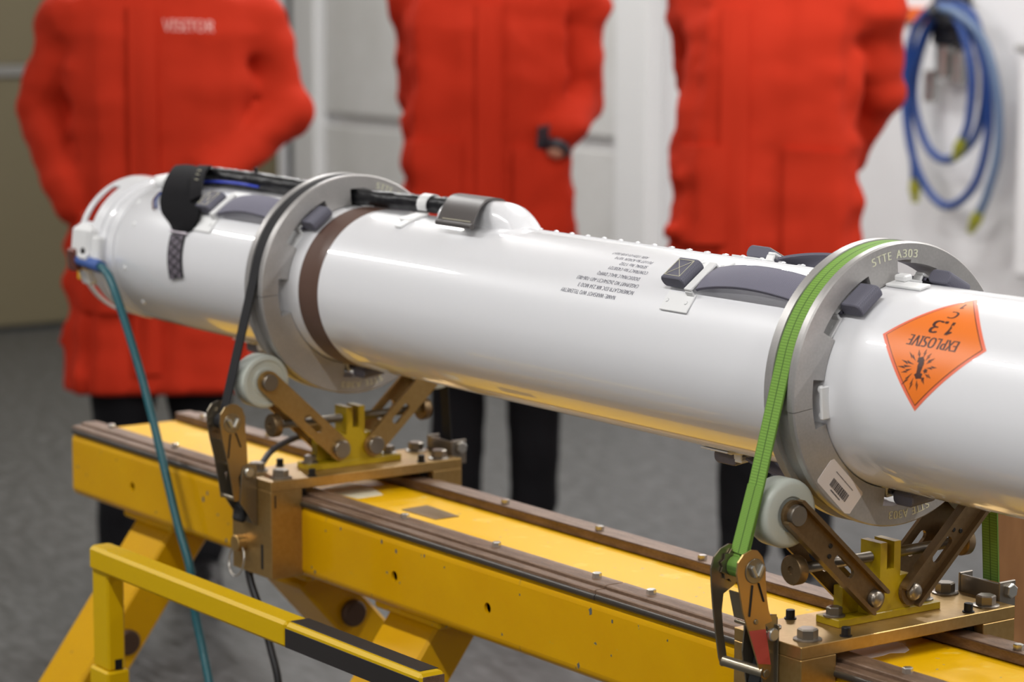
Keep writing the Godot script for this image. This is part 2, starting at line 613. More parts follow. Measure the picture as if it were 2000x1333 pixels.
# lettering: place.call(x, y) gives the point for a spot on the flat text, x to the right of its start and y up from its baseline
func letters(s: Shape, words: String, height: float, place: Callable, width := -1.0, pivot_middle := false) -> void:
	var tm := TextMesh.new()
	tm.font = font_sans
	tm.font_size = 64
	tm.pixel_size = 0.01
	tm.depth = 0.0
	tm.curve_step = 2.0
	tm.text = words
	tm.horizontal_alignment = HORIZONTAL_ALIGNMENT_LEFT
	for k in tm.get_surface_count():
		var arr := tm.surface_get_arrays(k)
		var v: PackedVector3Array = arr[Mesh.ARRAY_VERTEX]
		if v.is_empty(): continue
		var idx: PackedInt32Array = arr[Mesh.ARRAY_INDEX] if arr[Mesh.ARRAY_INDEX] != null else PackedInt32Array(range(v.size()))
		var lo := v[0]
		var hi := v[0]
		for p in v:
			lo = lo.min(p)
			hi = hi.max(p)
		var ky := height / 0.457     # capitals of the font stand 0.457 high at this size
		var base := -base_line(tm)
		var kx := ky if width < 0 else width / maxf(hi.x - lo.x, 1e-6)
		var ox := lo.x if not pivot_middle else (lo.x + hi.x) * 0.5
		for i in range(0, idx.size(), 3):
			var q := []
			for c in 3:
				var p := v[idx[i + c]]
				q.append(place.call((p.x - ox) * kx, (p.y + base) * ky))
			s.tri(q[0], q[2], q[1])

var base_cache := {}
func base_line(tm: TextMesh) -> float:
	if base_cache.has(0): return base_cache[0]
	var t2 := TextMesh.new()
	t2.font = tm.font
	t2.font_size = tm.font_size
	t2.pixel_size = tm.pixel_size
	t2.depth = 0.0
	t2.text = "H"
	var v: PackedVector3Array = t2.surface_get_arrays(0)[Mesh.ARRAY_VERTEX]
	var lo := v[0].y
	var hi := v[0].y
	for p in v:
		lo = minf(lo, p.y)
		hi = maxf(hi, p.y)
	base_cache[0] = lo
	return lo

# a point on a cylinder about the canister's axis; degrees from +z towards up
func on_tube(x: float, deg: float, r: float) -> Vector3:
	var a := deg_to_rad(deg)
	return Vector3(x, r * sin(a), r * cos(a))

# ---------- the room ----------
const WALL_X := -8.02
const WALL_Z := -4.12

func room() -> void:
	var s := Shape.new()
	box(s, Vector3(-1.0, -0.05, 1.0), Vector3(14.4, 0.1, 10.6), 0.0)
	struct("floor", s, mats.floor_vinyl)
	s = Shape.new()
	box(s, Vector3(-1.0, 3.06, 1.0), Vector3(14.4, 0.12, 10.6), 0.0)
	struct("ceiling", s, mats.ceiling_white)
	s = Shape.new()
	box(s, Vector3(WALL_X - 0.06, 1.5, 1.0), Vector3(0.12, 3.0, 10.6), 0.0)
	struct("wall_end", s, mats.wall_white)
	s = Shape.new()
	box(s, Vector3(-1.0, 1.5, WALL_Z - 0.06), Vector3(14.4, 3.0, 0.12), 0.0)
	struct("wall_back", s, mats.wall_white)
	s = Shape.new()
	box(s, Vector3(6.1, 1.5, 1.0), Vector3(0.12, 3.0, 10.6), 0.0)
	struct("wall_near_end", s, mats.wall_grey)
	s = Shape.new()
	box(s, Vector3(-1.0, 1.5, 6.24), Vector3(14.4, 3.0, 0.12), 0.0)
	struct("wall_front", s, mats.wall_white)
	# olive door in the end wall, in boards with a rail between
	var d := Node3D.new()
	d.name = "door_1"
	add_child(d)
	d.set_meta("kind", "structure")
	d.position = Vector3(WALL_X, 0, -2.2)
	for b in [[0.02, 1.04], [1.088, 2.5]]:
		s = Shape.new()
		box(s, Vector3(0.02, (b[0] + b[1]) / 2, 0), Vector3(0.04, b[1] - b[0], 3.6), 0.004)
		part(d, "panel", s, mats.door_olive, Vector3.ZERO)
	s = Shape.new()
	box(s, Vector3(0.028, 1.064, 0), Vector3(0.056, 0.046, 3.6), 0.004)
	part(d, "rail", s, mats.door_trim, Vector3.ZERO)
	s = Shape.new()
	box(s, Vector3(0.012, 0.012, 0), Vector3(0.024, 0.024, 3.6), 0.002)
	part(d, "threshold", s, mats.dark_gap, Vector3.ZERO)
	# dark strip in the corner, then the panelled back wall: posts and two rows of panels
	s = Shape.new()
	box(s, Vector3(WALL_X + 0.12, 1.5, WALL_Z + 0.03), Vector3(0.22, 3.0, 0.06), 0.003)
	struct("trim_1", s, mats.dark_gap)
	var posts := [-7.84, -5.57, -3.3, -1.03, 1.24, 3.5]
	for k in posts.size():
		s = Shape.new()
		box(s, Vector3(posts[k], 1.5, WALL_Z + 0.04), Vector3(0.19, 3.0, 0.08), 0.006)
		struct("trim_%d" % (k + 2), s, mats.post_white)
	var n := 0
	for k in posts.size() - 1:
		var c: float = (posts[k] + posts[k + 1]) / 2
		if k >= 1: continue
		for row in [[0.1, 0.815], [0.865, 2.9]]:
			s = Shape.new()
			box(s, Vector3(c, (row[0] + row[1]) / 2, WALL_Z + 0.02), Vector3(posts[k + 1] - posts[k] - 0.21, row[1] - row[0], 0.036), 0.006)
			n += 1
			var o := MeshInstance3D.new()
			o.name = "panel"
			o.mesh = s.done()
			o.set_surface_override_material(0, mats.panel_white)
			get_node("wall_back").add_child(o, true)
	s = Shape.new()
	box(s, Vector3(-5.5, 0.05, WALL_Z + 0.022), Vector3(4.4, 0.1, 0.044), 0.004)
	struct("baseboard_back", s, mats.shelf_grey)

# ---------- the trolley ----------
const BEAM_TOP := -0.285
const BEAM_LOW := -0.384

func trolley() -> void:
	var t := thing("trolley", "long yellow steel trolley beam on splayed legs carrying the white canister", "trolley", Vector3(-0.4, 0, 0))
	# beam: a tube with rounded corners, open holes in its near side
	var s := Shape.new()
	var x0 := -1.692
	var x1 := 1.1
	var r := 0.013
	var sect := PackedVector2Array()   # (z, y) anticlockwise seen from +x means z to the left: build as (−z, y)
	for c in [[0.11 - r, BEAM_TOP - r, 0.0], [-0.11 + r, BEAM_TOP - r, 90.0], [-0.11 + r, BEAM_LOW + r, 180.0], [0.11 - r, BEAM_LOW + r, 270.0]]:
		for i in 6:
			var a := deg_to_rad(c[2] + 18.0 * i)
			sect.append(Vector2(c[0] + r * cos(a), c[1] + r * sin(a)))
	var n := sect.size()
	for i in n:
		var k := (i + 1) % n
		var p := sect[i]
		var q := sect[k]
		var side := absf(p.x - 0.11) < 1e-5 and absf(q.x - 0.11) < 1e-5
		if side: continue
		s.quad(Vector3(x0, q.y, q.x), Vector3(x1, q.y, q.x), Vector3(x1, p.y, p.x), Vector3(x0, p.y, p.x), 1)
	var face := PackedVector2Array([Vector2(x0, BEAM_LOW + r), Vector2(x1, BEAM_LOW + r), Vector2(x1, BEAM_TOP - r), Vector2(x0, BEAM_TOP - r)])
	var holes := []
	for h in [-1.4966, -0.7888, -0.5842, 0.36]:
		holes.append(circle2(Vector2(h, -0.339), 0.0068, 18))
	prism(s, face, Vector3(0, 0, 0.106), Vector3.RIGHT, Vector3.UP, 0.004, holes)
	var mid := Vector3(x0, (BEAM_TOP + BEAM_LOW) / 2, 0)
	for i in n:
		var p := sect[i]
		var q := sect[(i + 1) % n]
		s.tri(mid, Vector3(x0, p.y, p.x), Vector3(x0, q.y, q.x))
		var far := Vector3(x1, mid.y, 0)
		s.tri(far, Vector3(x1, q.y, q.x), Vector3(x1, p.y, p.x))
	part(t, "beam", s, mats.yellow_paint)
	s = Shape.new()
	box(s, Vector3((x0 + x1) / 2, BEAM_TOP + 0.0006, 0), Vector3(x1 - x0 - 0.02, 0.0014, 0.128), 0.0004)
	part(t, "top_skin", s, mats.yellow_worn)
	# rails: a wear strip, a lower strip and a round-edged rail on each side; the near one is jointed
	for side in [1, -1]:
		for seg in [[x0 + 0.002, -0.372], [-0.3708, x1]]:
			var c: float = (seg[0] + seg[1]) / 2
			var l: float = seg[1] - seg[0]
			s = Shape.new()
			box(s, Vector3(c, -0.2777, side * 0.082), Vector3(l, 0.0125, 0.028), 0.0012)
			part(t, "wear_strip", s, mats.rail_rust)
			s = Shape.new()
			box(s, Vector3(c, -0.2795, side * 0.1035), Vector3(l, 0.009, 0.0145), 0.001)
			part(t, "outer_strip", s, mats.rail_rust)
			s = Shape.new()
			rod(s, Vector3(seg[0], -0.2832, side * 0.108), Vector3(seg[1], -0.2832, side * 0.108), 0.0048, 14, 0.001)
			part(t, "rail", s, mats.rail_steel)
		for bx in [-1.62, -1.42, -1.21, -0.811, -0.609, -0.409, -0.309, 0.1, 0.3, 0.5]:
			if side < 0 and bx == -0.309: continue
			s = Shape.new()
			hex_bolt(s, Vector3(bx, -0.2715, side * 0.079), Vector3.UP, 0.0055, 0.006, false)
			part(t, "bolt", s, mats.zinc)
	# rating plate and torn paper labels on the beam
	s = Shape.new()
	prism(s, PackedVector2Array([Vector2(-0.905, -0.022), Vector2(-0.827, -0.021), Vector2(-0.826, 0.0155), Vector2(-0.909, 0.021)]), Vector3(0, BEAM_TOP + 0.0014, 0), Vector3.RIGHT, Vector3.FORWARD, 0.0008)
	part(t, "rating_plate", s, mats.bronze_steel)
	s = Shape.new()
	prism(s, PackedVector2Array([Vector2(-0.012, -0.062), Vector2(0.004, -0.042), Vector2(0.004, -0.02), Vector2(0.001, -0.008), Vector2(0.009, 0.006), Vector2(0.003, 0.018), Vector2(-0.017, 0.03), Vector2(-0.046, 0.03), Vector2(-0.05, -0.01), Vector2(-0.04, -0.05)]), Vector3(0, BEAM_TOP + 0.0014, 0), Vector3.RIGHT, Vector3.FORWARD, 0.0004)
	var torn := part(t, "torn_label", s, mats.torn_paper)
	s = Shape.new()
	prism(s, PackedVector2Array([Vector2(-0.026, -0.064), Vector2(-0.012, -0.058), Vector2(-0.022, -0.05), Vector2(-0.016, -0.045), Vector2(-0.034, -0.035), Vector2(-0.03, -0.028), Vector2(-0.046, -0.02), Vector2(-0.056, -0.05)]), Vector3(0, BEAM_TOP + 0.0018, 0), Vector3.RIGHT, Vector3.FORWARD, 0.0002)
	part(torn, "red_remnant", s, mats.paper_red, Vector3.ZERO)
	s = Shape.new()
	prism(s, PackedVector2Array([Vector2(-1.08, -0.04), Vector2(-1.03, -0.036), Vector2(-1.0, -0.03), Vector2(-1.002, 0.012), Vector2(-1.05, 0.026), Vector2(-1.1, 0.02)]), Vector3(0, BEAM_TOP + 0.0014, 0), Vector3.RIGHT, Vector3.FORWARD, 0.0003)
	part(t, "torn_label", s, mats.light_string)
	# paint chipped off the near side
	for q in [[-0.9156, -0.3, 0.7], [-0.8177, -0.2995, 0.9], [-0.7843, -0.3059, 0.9], [-0.7205, -0.3, 0.7], [-0.9806, -0.37, 0.9], [-0.3805, -0.3017, 1.4], [-0.3403, -0.3052, 0.7], [-0.4025, -0.37, 1.1], [-1.2815, -0.3221, 1.3], [-1.2694, -0.3113, 1.0], [-1.217, -0.37, 1.1]]:
		var chip := PackedVector2Array()
		for j in 9: chip.append(Vector2(q[0], q[1]) + Vector2.from_angle(TAU * j / 9) * Vector2(0.0022, 0.0032) * q[2] * (1.0 + 0.3 * sin(j * 2.7 + q[0] * 40.0)))
		s = Shape.new()
		prism(s, chip, Vector3(0, 0, 0.11), Vector3.RIGHT, Vector3.UP, 0.0002)
		part(t, "paint_chip", s, mats.chip_grey)
	# splayed box legs
	trestle_leg(t, -1.56, -1.45, 0.045, 1, -1.45)
	trestle_leg(t, -1.19, -1.09, 0.035, -1, -1.09)
	trestle_leg(t, -0.86, -0.75, 0.045, 1, -0.75)
	trestle_leg(t, 0.5, 0.61, 0.045, 1, 0.61)
	trestle_leg(t, 0.8, 0.9, 0.045, -1, 0.9)
	# saddle plates under the beam where the legs meet it
	for sx in [-1.5, -1.12, -0.8]:
		s = Shape.new()
		box(s, Vector3(sx, -0.392, 0.0), Vector3(0.15, 0.016, 0.17), 0.003)
		part(t, "saddle_plate", s, mats.yellow_worn)

func trestle_leg(t: Node3D, xa: float, xb: float, top_z: float, side: int, _face: float) -> void:
	var slope := 0.74 if side > 0 else 0.9
	var low := -AXIS
	var dir := Vector3(0, -1, side * slope).normalized()
	var out := Vector3(0, slope, side).normalized()
	var a := Vector3((xa + xb) / 2, -0.398, side * 0.0 + (0.03 if side > 0 else 0.045))
	var l := (a.y - low - 0.02) / -dir.y
	var s := Shape.new()
	box(s, a + dir * (l / 2 - 0.0), Vector3(xb - xa, l, 0.062), 0.004, Basis(Vector3.RIGHT, -dir, Vector3.RIGHT.cross(-dir)))
	var leg := part(t, "leg", s, mats.yellow_paint)
	s = Shape.new()
	var bolt_at: Vector3 = a + dir * (0.2 if side > 0 else 0.09) + Vector3((xb - xa) / 2, 0, 0)
	rod(s, bolt_at, bolt_at + Vector3(0.012, 0, 0), 0.019, 20, 0.003)
	part(leg, "pivot_bolt", s, mats.rusty_bolt, Vector3.ZERO)
	s = Shape.new()
	var foot := a + dir * l
	box(s, Vector3(foot.x, low + 0.012, foot.z), Vector3(0.14, 0.024, 0.14), 0.004)
	part(leg, "foot_plate", s, mats.yellow_paint, Vector3.ZERO)

# ---------- hazard bar standing before the trolley ----------
func guard_rail() -> void:
	var z := 0.33
	var x0 := -1.165
	var t := thing("guard_rail", "yellow square-tube bar with a black hazard stripe before the trolley beam", "rail", Vector3(x0, 0, z))
	var top := -0.338
	var s := Shape.new()
	# post: upper tube, in a sleeve below
	box(s, Vector3(x0 + 0.018, -0.42, z), Vector3(0.044, 0.165, 0.026), 0.003)
	part(t, "post", s, mats.yellow_lemon)
	s = Shape.new()
	box(s, Vector3(x0 + 0.0402, -0.494, z - 0.002), Vector3(0.0008, 0.014, 0.011), 0.0002)
	part(t, "square_hole", s, mats.black_hole)
	s = Shape.new()
	box(s, Vector3(x0 + 0.018, (-0.502 - AXIS) / 2, z), Vector3(0.052, AXIS - 0.502, 0.034), 0.003)
	part(t, "sleeve", s, mats.yellow_lemon)
	s = Shape.new()
	box(s, Vector3(x0 + 0.018, -AXIS + 0.006, z), Vector3(0.16, 0.012, 0.14), 0.003)
	part(t, "foot_plate", s, mats.yellow_paint)
	s = Shape.new()
	box(s, Vector3((x0 - 0.004 - 0.662) / 2, top - 0.016, z), Vector3(-0.662 - x0 + 0.004, 0.032, 0.034), 0.004)
	part(t, "bar", s, mats.yellow_lemon)
	s = Shape.new()
	box(s, Vector3((-0.662 - 0.375) / 2, top - 0.016, z), Vector3(0.287, 0.032, 0.034), 0.004)
	part(t, "bar_end", s, mats.yellow_lemon)
	s = Shape.new()
	box(s, Vector3((-0.662 - 0.377) / 2, top - 0.0185, z + 0.0172), Vector3(0.283, 0.023, 0.0008), 0.0002)
	box(s, Vector3((-0.672 - 0.377) / 2, top + 0.0002, z - 0.003), Vector3(0.273, 0.0008, 0.025), 0.0002)
	var st := part(t, "hazard_stripe", s, mats.hazard_black)
	st.set_meta("label", "worn black stripe")
	s = Shape.new()
	box(s, Vector3(-0.3745, top - 0.016, z), Vector3(0.0012, 0.026, 0.028), 0.0002)
	part(t, "end_cap", s, mats.rail_rust)
	s = Shape.new()
	rod(s, Vector3(-0.40, top - 0.03, z), Vector3(-0.40, -AXIS, z), 0.013, 16)
	part(t, "strut", s, mats.yellow_lemon)

# ---------- the canister ----------
func canister() -> void:
	var t := thing("canister", "long glossy white cylindrical canister lying strapped on the yellow trolley", "canister", Vector3(-0.5, AXIS - TUBE, 0))
	var s := Shape.new()
	var prof := [Vector2(-1.553, 0.092), Vector2(-1.553, 0.1035), Vector2(-1.549, 0.1035), Vector2(-1.5485, 0.1062), Vector2(-1.545, TUBE)]
	for k in range(1, 20): prof.append(Vector2(-1.545 + 2.4 * k / 20.0, TUBE))
	prof.append_array([Vector2(0.855, TUBE), Vector2(0.86, TUBE - 0.002), Vector2(0.86, 0)])
	lathe(s, Vector3.ZERO, Vector3.RIGHT, prof, 96)
	part(t, "body", s, mats.white_enamel)
	# end collar: stepped rings
	s = Shape.new()
	lathe(s, Vector3.ZERO, Vector3.RIGHT, [Vector2(-1.604, 0.06), Vector2(-1.604, 0.1), Vector2(-1.6, 0.1), Vector2(-1.6, 0.1045), Vector2(-1.592, 0.1055), Vector2(-1.584, 0.1045), Vector2(-1.5835, 0.1015), Vector2(-1.576, 0.1015), Vector2(-1.5755, 0.1055), Vector2(-1.5545, 0.1055), Vector2(-1.554, 0.1035), Vector2(-1.553, 0.06)], 96)
	part(t, "end_collar", s, mats.white_enamel)
	# open skirt with long slots
	s = Shape.new()
	skirt(s)
	part(t, "end_skirt", s, mats.white_enamel)
	# near-side lug block with its fittings
	s = Shape.new()
	var bas := Basis(Vector3.RIGHT, deg_to_rad(-6))
	box(s, on_tube(-1.630, 6, 0.113), Vector3(0.054, 0.05, 0.022), 0.005, bas)
	box(s, on_tube(-1.597, 3, 0.110), Vector3(0.03, 0.04, 0.014), 0.004, bas)
	box(s, on_tube(-1.64, 16, 0.109), Vector3(0.04, 0.02, 0.016), 0.004, Basis(Vector3.RIGHT, deg_to_rad(-20)))
	var lug := part(t, "end_lug", s, mats.white_paint)
	s = Shape.new()
	rod(s, on_tube(-1.613, 1, 0.122), on_tube(-1.613, 1, 0.1265), 0.0058, 16, 0.001)
	part(lug, "screw_hole", s, mats.black_screw, Vector3.ZERO)
	s = Shape.new()
	box(s, on_tube(-1.645, -6, 0.119), Vector3(0.022, 0.034, 0.024), 0.003, Basis(Vector3.RIGHT, deg_to_rad(4)))
	part(t, "copper_fitting", s, mats.copper_fitting)
	s = Shape.new()
	rod(s, on_tube(-1.622, -3, 0.122), on_tube(-1.6, -3, 0.122), 0.0065, 16)
	part(t, "white_coupling", s, mats.white_paint)
	for q in [[-1.66, -17, 0.112, 0.012, 0.026], [-1.628, -11, 0.118, 0.018, 0.009]]:
		s = Shape.new()
		box(s, on_tube(q[0], q[1], q[2]), Vector3(q[3], q[4], 0.003), 0.001)
		part(t, "yellow_tag", s, mats.tag_yellow)
	s = Shape.new()
	box(s, on_tube(-1.638, -19, 0.112), Vector3(0.026, 0.03, 0.014), 0.004, Basis(Vector3.RIGHT, deg_to_rad(19)))
	part(t, "end_lug", s, mats.white_paint)
	# studs round the left part
	for q in [[-1.515, -8], [-1.505, 28], [-1.5, -38], [-1.535, 48]]:
		s = Shape.new()
		var n := on_tube(0, q[1], 1.0)
		lathe(s, on_tube(q[0], q[1], TUBE - 0.0006), n, [Vector2(0, 0.0042), Vector2(0.0012, 0.0038), Vector2(0.002, 0.002), Vector2(0.0022, 0)], 12)
		part(t, "stud", s, mats.white_paint)
	# brown band
	s = Shape.new()
	lathe(s, Vector3.ZERO, Vector3.RIGHT, [Vector2(-1.0215, TUBE - 0.0005), Vector2(-1.0215, TUBE + 0.0003), Vector2(-0.9735, TUBE + 0.0003), Vector2(-0.9735, TUBE - 0.0005)], 96)
	part(t, "brown_band", s, mats.brown_band)
	# cable fairing: a rounded hood on top
	s = Shape.new()
	hood(s)
	part(t, "cable_fairing", s, mats.white_enamel)
	# riveted strip along the top
	s = Shape.new()
	var strip := [Vector2(-0.02, 0), Vector2(-0.019, 0.0016), Vector2(0.019, 0.0016), Vector2(0.02, 0)]
	for k in 3:
		for j in 24:
			var xa := -0.655 + 0.6 * j / 24.0
			var xb := -0.655 + 0.6 * (j + 1) / 24.0
			var f := func(p: Vector2, x: float) -> Vector3: return on_tube(x, 101.0 + rad_to_deg(p.x / TUBE), TUBE + p.y)
			s.quad(f.call(strip[k + 1], xa), f.call(strip[k], xa), f.call(strip[k], xb), f.call(strip[k + 1], xb), k + 1)
	var rail := part(t, "top_strip", s, mats.white_enamel)
	for j in 19:
		for a in [94.5, 107.5]:
			s = Shape.new()
			lathe(s, on_tube(-0.64 + 0.0318 * j, a, TUBE + 0.0012), on_tube(0, a, 1.0), [Vector2(0, 0.0032), Vector2(0.0010, 0.0026), Vector2(0.0016, 0.001), Vector2(0.0017, 0)], 8)
			part(rail, "rivet", s, mats.white_enamel, Vector3.ZERO)
	# lifting handles: at each ring, at three places round the tube
	for xr in [-1.047, 0.0]:
		for a in [54.0, 118.0, -96.0]:
			carry_handle(t, xr, a)
	# white lugs beside the rings
	for xr in [0.0]:
		s = Shape.new()
		box(s, on_tube(xr + 0.005, -4, 0.1110), Vector3(0.0042, 0.034, 0.011), 0.0025, Basis(Vector3.RIGHT, deg_to_rad(4)))
		for a in [-11.0, 3.0]:
			lathe(s, on_tube(xr + 0.0015, a, 0.112), on_tube(0, a, 1.0), [Vector2(0, 0.004), Vector2(0.0025, 0.0035), Vector2(0.0035, 0)], 12, 50)
		part(t, "side_lug", s, mats.white_paint)
		s = Shape.new()
		box(s, on_tube(xr + 0.026, 80, 0.1092), Vector3(0.05, 0.003, 0.016), 0.0012, Basis(Vector3.RIGHT, deg_to_rad(12)))
		box(s, on_tube(xr + 0.012, 84, 0.1142), Vector3(0.016, 0.007, 0.012), 0.002, Basis(Vector3.RIGHT, deg_to_rad(8)))
		part(t, "top_lug", s, mats.white_paint)
	# cable clip before the fairing
	s = Shape.new()
	var ring := PackedVector3Array()
	var ups := PackedVector3Array()
	for j in 15:
		var a := deg_to_rad(-30 + 240.0 * j / 14)
		ups.append(Vector3(0, sin(a), cos(a)))
		ring.append(Vector3(-0.888, 0.1195, -0.012) + ups[j] * 0.0135)
	band(s, ring, ups, 0.02, 0.0016)
	box(s, on_tube(-0.875, 78, 0.1085), Vector3(0.026, 0.004, 0.03), 0.001, Basis(Vector3.RIGHT, deg_to_rad(12)))
	part(t, "cable_clip", s, mats.white_paint)
	s = Shape.new()
	box(s, on_tube(-0.866, 69, 0.1085), Vector3(0.014, 0.0035, 0.03), 0.001, Basis(Vector3.RIGHT, deg_to_rad(21)))
	part(t, "cable_clip", s, mats.white_paint)
	# printed particulars, upside down from here
	s = Shape.new()
	for q in [["NAME: WARSHOT W/O TELEMETRY", -0.3659, 0.1008, 33.4], ["NOMENCLAT'R EDC MK 234 MOD 3", -0.34, 0.1012, 38.4], ["CAGE/PART NO 26254/C31-A01-106-003", -0.3388, 0.1124, 43.4], ["DODIC/NALC NALC DWFQ", -0.346, 0.0762, 48.7], ["CONTRACT No C438721", -0.3421, 0.0696, 54.4], ["SERIAL No 1732", -0.3524, 0.0487, 59.3], ["PU LOT No A24UN 10/14", -0.3531, 0.0674, 64.3], ["ASN 1335-01-518-5657", -0.3711, 0.0637, 69.1]]:
		var at := func(x: float, y: float) -> Vector3: return on_tube(q[1] - x, q[3] + 1.25 - rad_to_deg(y / TUBE), TUBE + 0.00025)
		letters(s, q[0], 0.0049, at, q[2])
	part(t, "printed_text", s, mats.print_ink)
	hazard_label(t)

func skirt(s: Shape) -> void:
	var xa := -1.668
	var xb := -1.6
	var ro := 0.1072
	var ri := 0.1035
	var slots := [[24.0, 62.0], [-62.0, -30.0], [112.0, 148.0], [-150.0, -116.0], [170.0, 180.0]]
	var n := 180
	for j in n:
		var a := 360.0 * j / n - 180.0
		var b := a + 360.0 / n
		var cut := false
		for q in slots:
			if a >= q[0] - 0.01 and b <= q[1] + 0.01: cut = true
		var spans := [[xa, xb]]
		if cut: spans = [[xa, -1.656], [-1.630, xb]]
		for sp in spans:
			s.quad(on_tube(sp[0], b, ro), on_tube(sp[0], a, ro), on_tube(sp[1], a, ro), on_tube(sp[1], b, ro), 1)
			s.quad(on_tube(sp[0], a, ri), on_tube(sp[0], b, ri), on_tube(sp[1], b, ri), on_tube(sp[1], a, ri), 2)
			s.quad(on_tube(sp[0], a, ro), on_tube(sp[0], b, ro), on_tube(sp[0], b, ri), on_tube(sp[0], a, ri), 3)
			s.quad(on_tube(sp[1], b, ro), on_tube(sp[1], a, ro), on_tube(sp[1], a, ri), on_tube(sp[1], b, ri), 4)
	for q in slots:
		for e in [q[0], q[1]]:
			s.quad(on_tube(-1.656, e, ro), on_tube(-1.656, e, ri), on_tube(-1.63, e, ri), on_tube(-1.63, e, ro))

# a hood like half a teardrop: its round end towards +x
func hood(s: Shape) -> void:
	var rows := []
	var nu := 22
	var nv := 16
	for i in nu + 1:
		var u := float(i) / nu
		var x := lerpf(-0.83, -0.668, u)
		var h := 0.0
		if u < 0.62: h = 0.024 + 0.007 * smoothstep(0.0, 0.6, u)
		else:
			var t := (u - 0.62) / 0.38
			h = 0.031 * pow(maxf(0.0, 1.0 - pow(t, 2.2)), 0.75)
		var w := 0.030 + 0.004 * u
		if u > 0.75: w *= lerpf(1.0, 0.72, (u - 0.75) / 0.25)
		var row := PackedVector3Array()
		for j in nv + 1:
			var v := -1.0 + 2.0 * j / nv
			var lift := h * pow(maxf(0.0, 1.0 - pow(absf(v), 2.6)), 0.62) - 0.002
			row.append(on_tube(x, 97.0 + rad_to_deg(v * w / TUBE), TUBE + lift))
		rows.append(row)
	for i in nu:
		for j in nv:
			s.quad(rows[i][j + 1], rows[i][j], rows[i + 1][j], rows[i + 1][j + 1], 1)
	var base := on_tube(-0.83, 97, TUBE)
	for j in nv: s.tri(base, rows[0][j], rows[0][j + 1], 2)

func carry_handle(t: Node3D, xr: float, ang: float) -> void:
	# webbing grip bowed off the tube, through the ring's notch, with folded ends on two white brackets
	var s := Shape.new()
	var pts := PackedVector3Array()
	var ups := PackedVector3Array()
	var up := on_tube(0, ang, 1.0)
	var n := 32
	for j in n + 1:
		var u := float(j) / n
		var x := xr - 0.236 + 0.232 * u
		var lift := 0.113 + 0.0135 * pow(sin(PI * minf(u * 1.25, 1.0)), 0.8) if u < 0.8 else 0.113
		pts.append(Vector3(x, up.y * lift, up.z * lift))
		ups.append(up)
	curved_band(s, pts, up, 0.036, 0.003, 0.0012)
	var grip := part(t, "webbing_handle", s, mats.grey_webbing)
	for e in [[-0.292, -0.254], [-0.004, 0.026]]:
		s = Shape.new()
		var c: float = 0.5 * (e[0] + e[1]) + xr
		var sect := PackedVector2Array()
		var hw: float = (e[1] - e[0]) / 2 - 0.0062
		for q in [[hw, 0.0012, 0.0], [-hw, 0.0012, 90.0], [-hw, -0.0012, 180.0], [hw, -0.0012, 270.0]]:
			for i in 6: sect.append(Vector2(q[0], q[1]) + Vector2.from_angle(deg_to_rad(q[2] + 18.0 * i)) * 0.0062)
		var rad := on_tube(0, ang, 1.0)
		prism(s, sect, on_tube(c, ang, 0.1172) - Vector3.RIGHT.cross(rad) * 0.017, Vector3.RIGHT, rad, 0.034, [], 0.0012)
		part(grip, "folded_end", s, mats.grey_fold, Vector3.ZERO)
		if e[0] < -0.1:
			# stitched cross on the outer fold
			s = Shape.new()
			var o := on_tube(c, ang, 0.1249)
			var tx := Vector3.RIGHT
			var ty := on_tube(0, ang + 90, 1.0)
			for l in [[-0.012, -0.012, 0.012, 0.012], [-0.012, 0.012, 0.012, -0.012], [-0.013, -0.013, 0.013, -0.013], [-0.013, 0.013, 0.013, 0.013], [-0.013, -0.013, -0.013, 0.013], [0.013, -0.013, 0.013, 0.013]]:
				var a: Vector3 = o + tx * l[0] + ty * l[1]
				var b: Vector3 = o + tx * l[2] + ty * l[3]
				rod(s, a, b, 0.0003, 5, 0.0001)
			part(grip, "stitching", s, mats.light_string, Vector3.ZERO)
	for e in [-0.243, -0.012]:
		s = Shape.new()
		var x: float = xr + e
		var b := Basis(Vector3.RIGHT, deg_to_rad(-ang))
		box(s, on_tube(x, ang, 0.1155), Vector3(0.012, 0.046, 0.003), 0.001, b)
		for sd in [-1, 1]:
			box(s, on_tube(x, ang + sd * 11.6, 0.1105), Vector3(0.012, 0.003, 0.011), 0.001, b)
			box(s, on_tube(x - 0.016, ang + sd * 17.0, 0.1083), Vector3(0.046, 0.024, 0.0022), 0.0008, Basis(Vector3.RIGHT, deg_to_rad(-ang - sd * 17.0)))
			for q in [-0.033, -0.001]:
				lathe(s, on_tube(x + q, ang + sd * 17.0, 0.1092), on_tube(0, ang + sd * 17.0, 1.0), [Vector2(0, 0.0028), Vector2(0.0012, 0.0022), Vector2(0.0016, 0)], 10, 60)
		part(t, "handle_bracket", s, mats.white_paint)

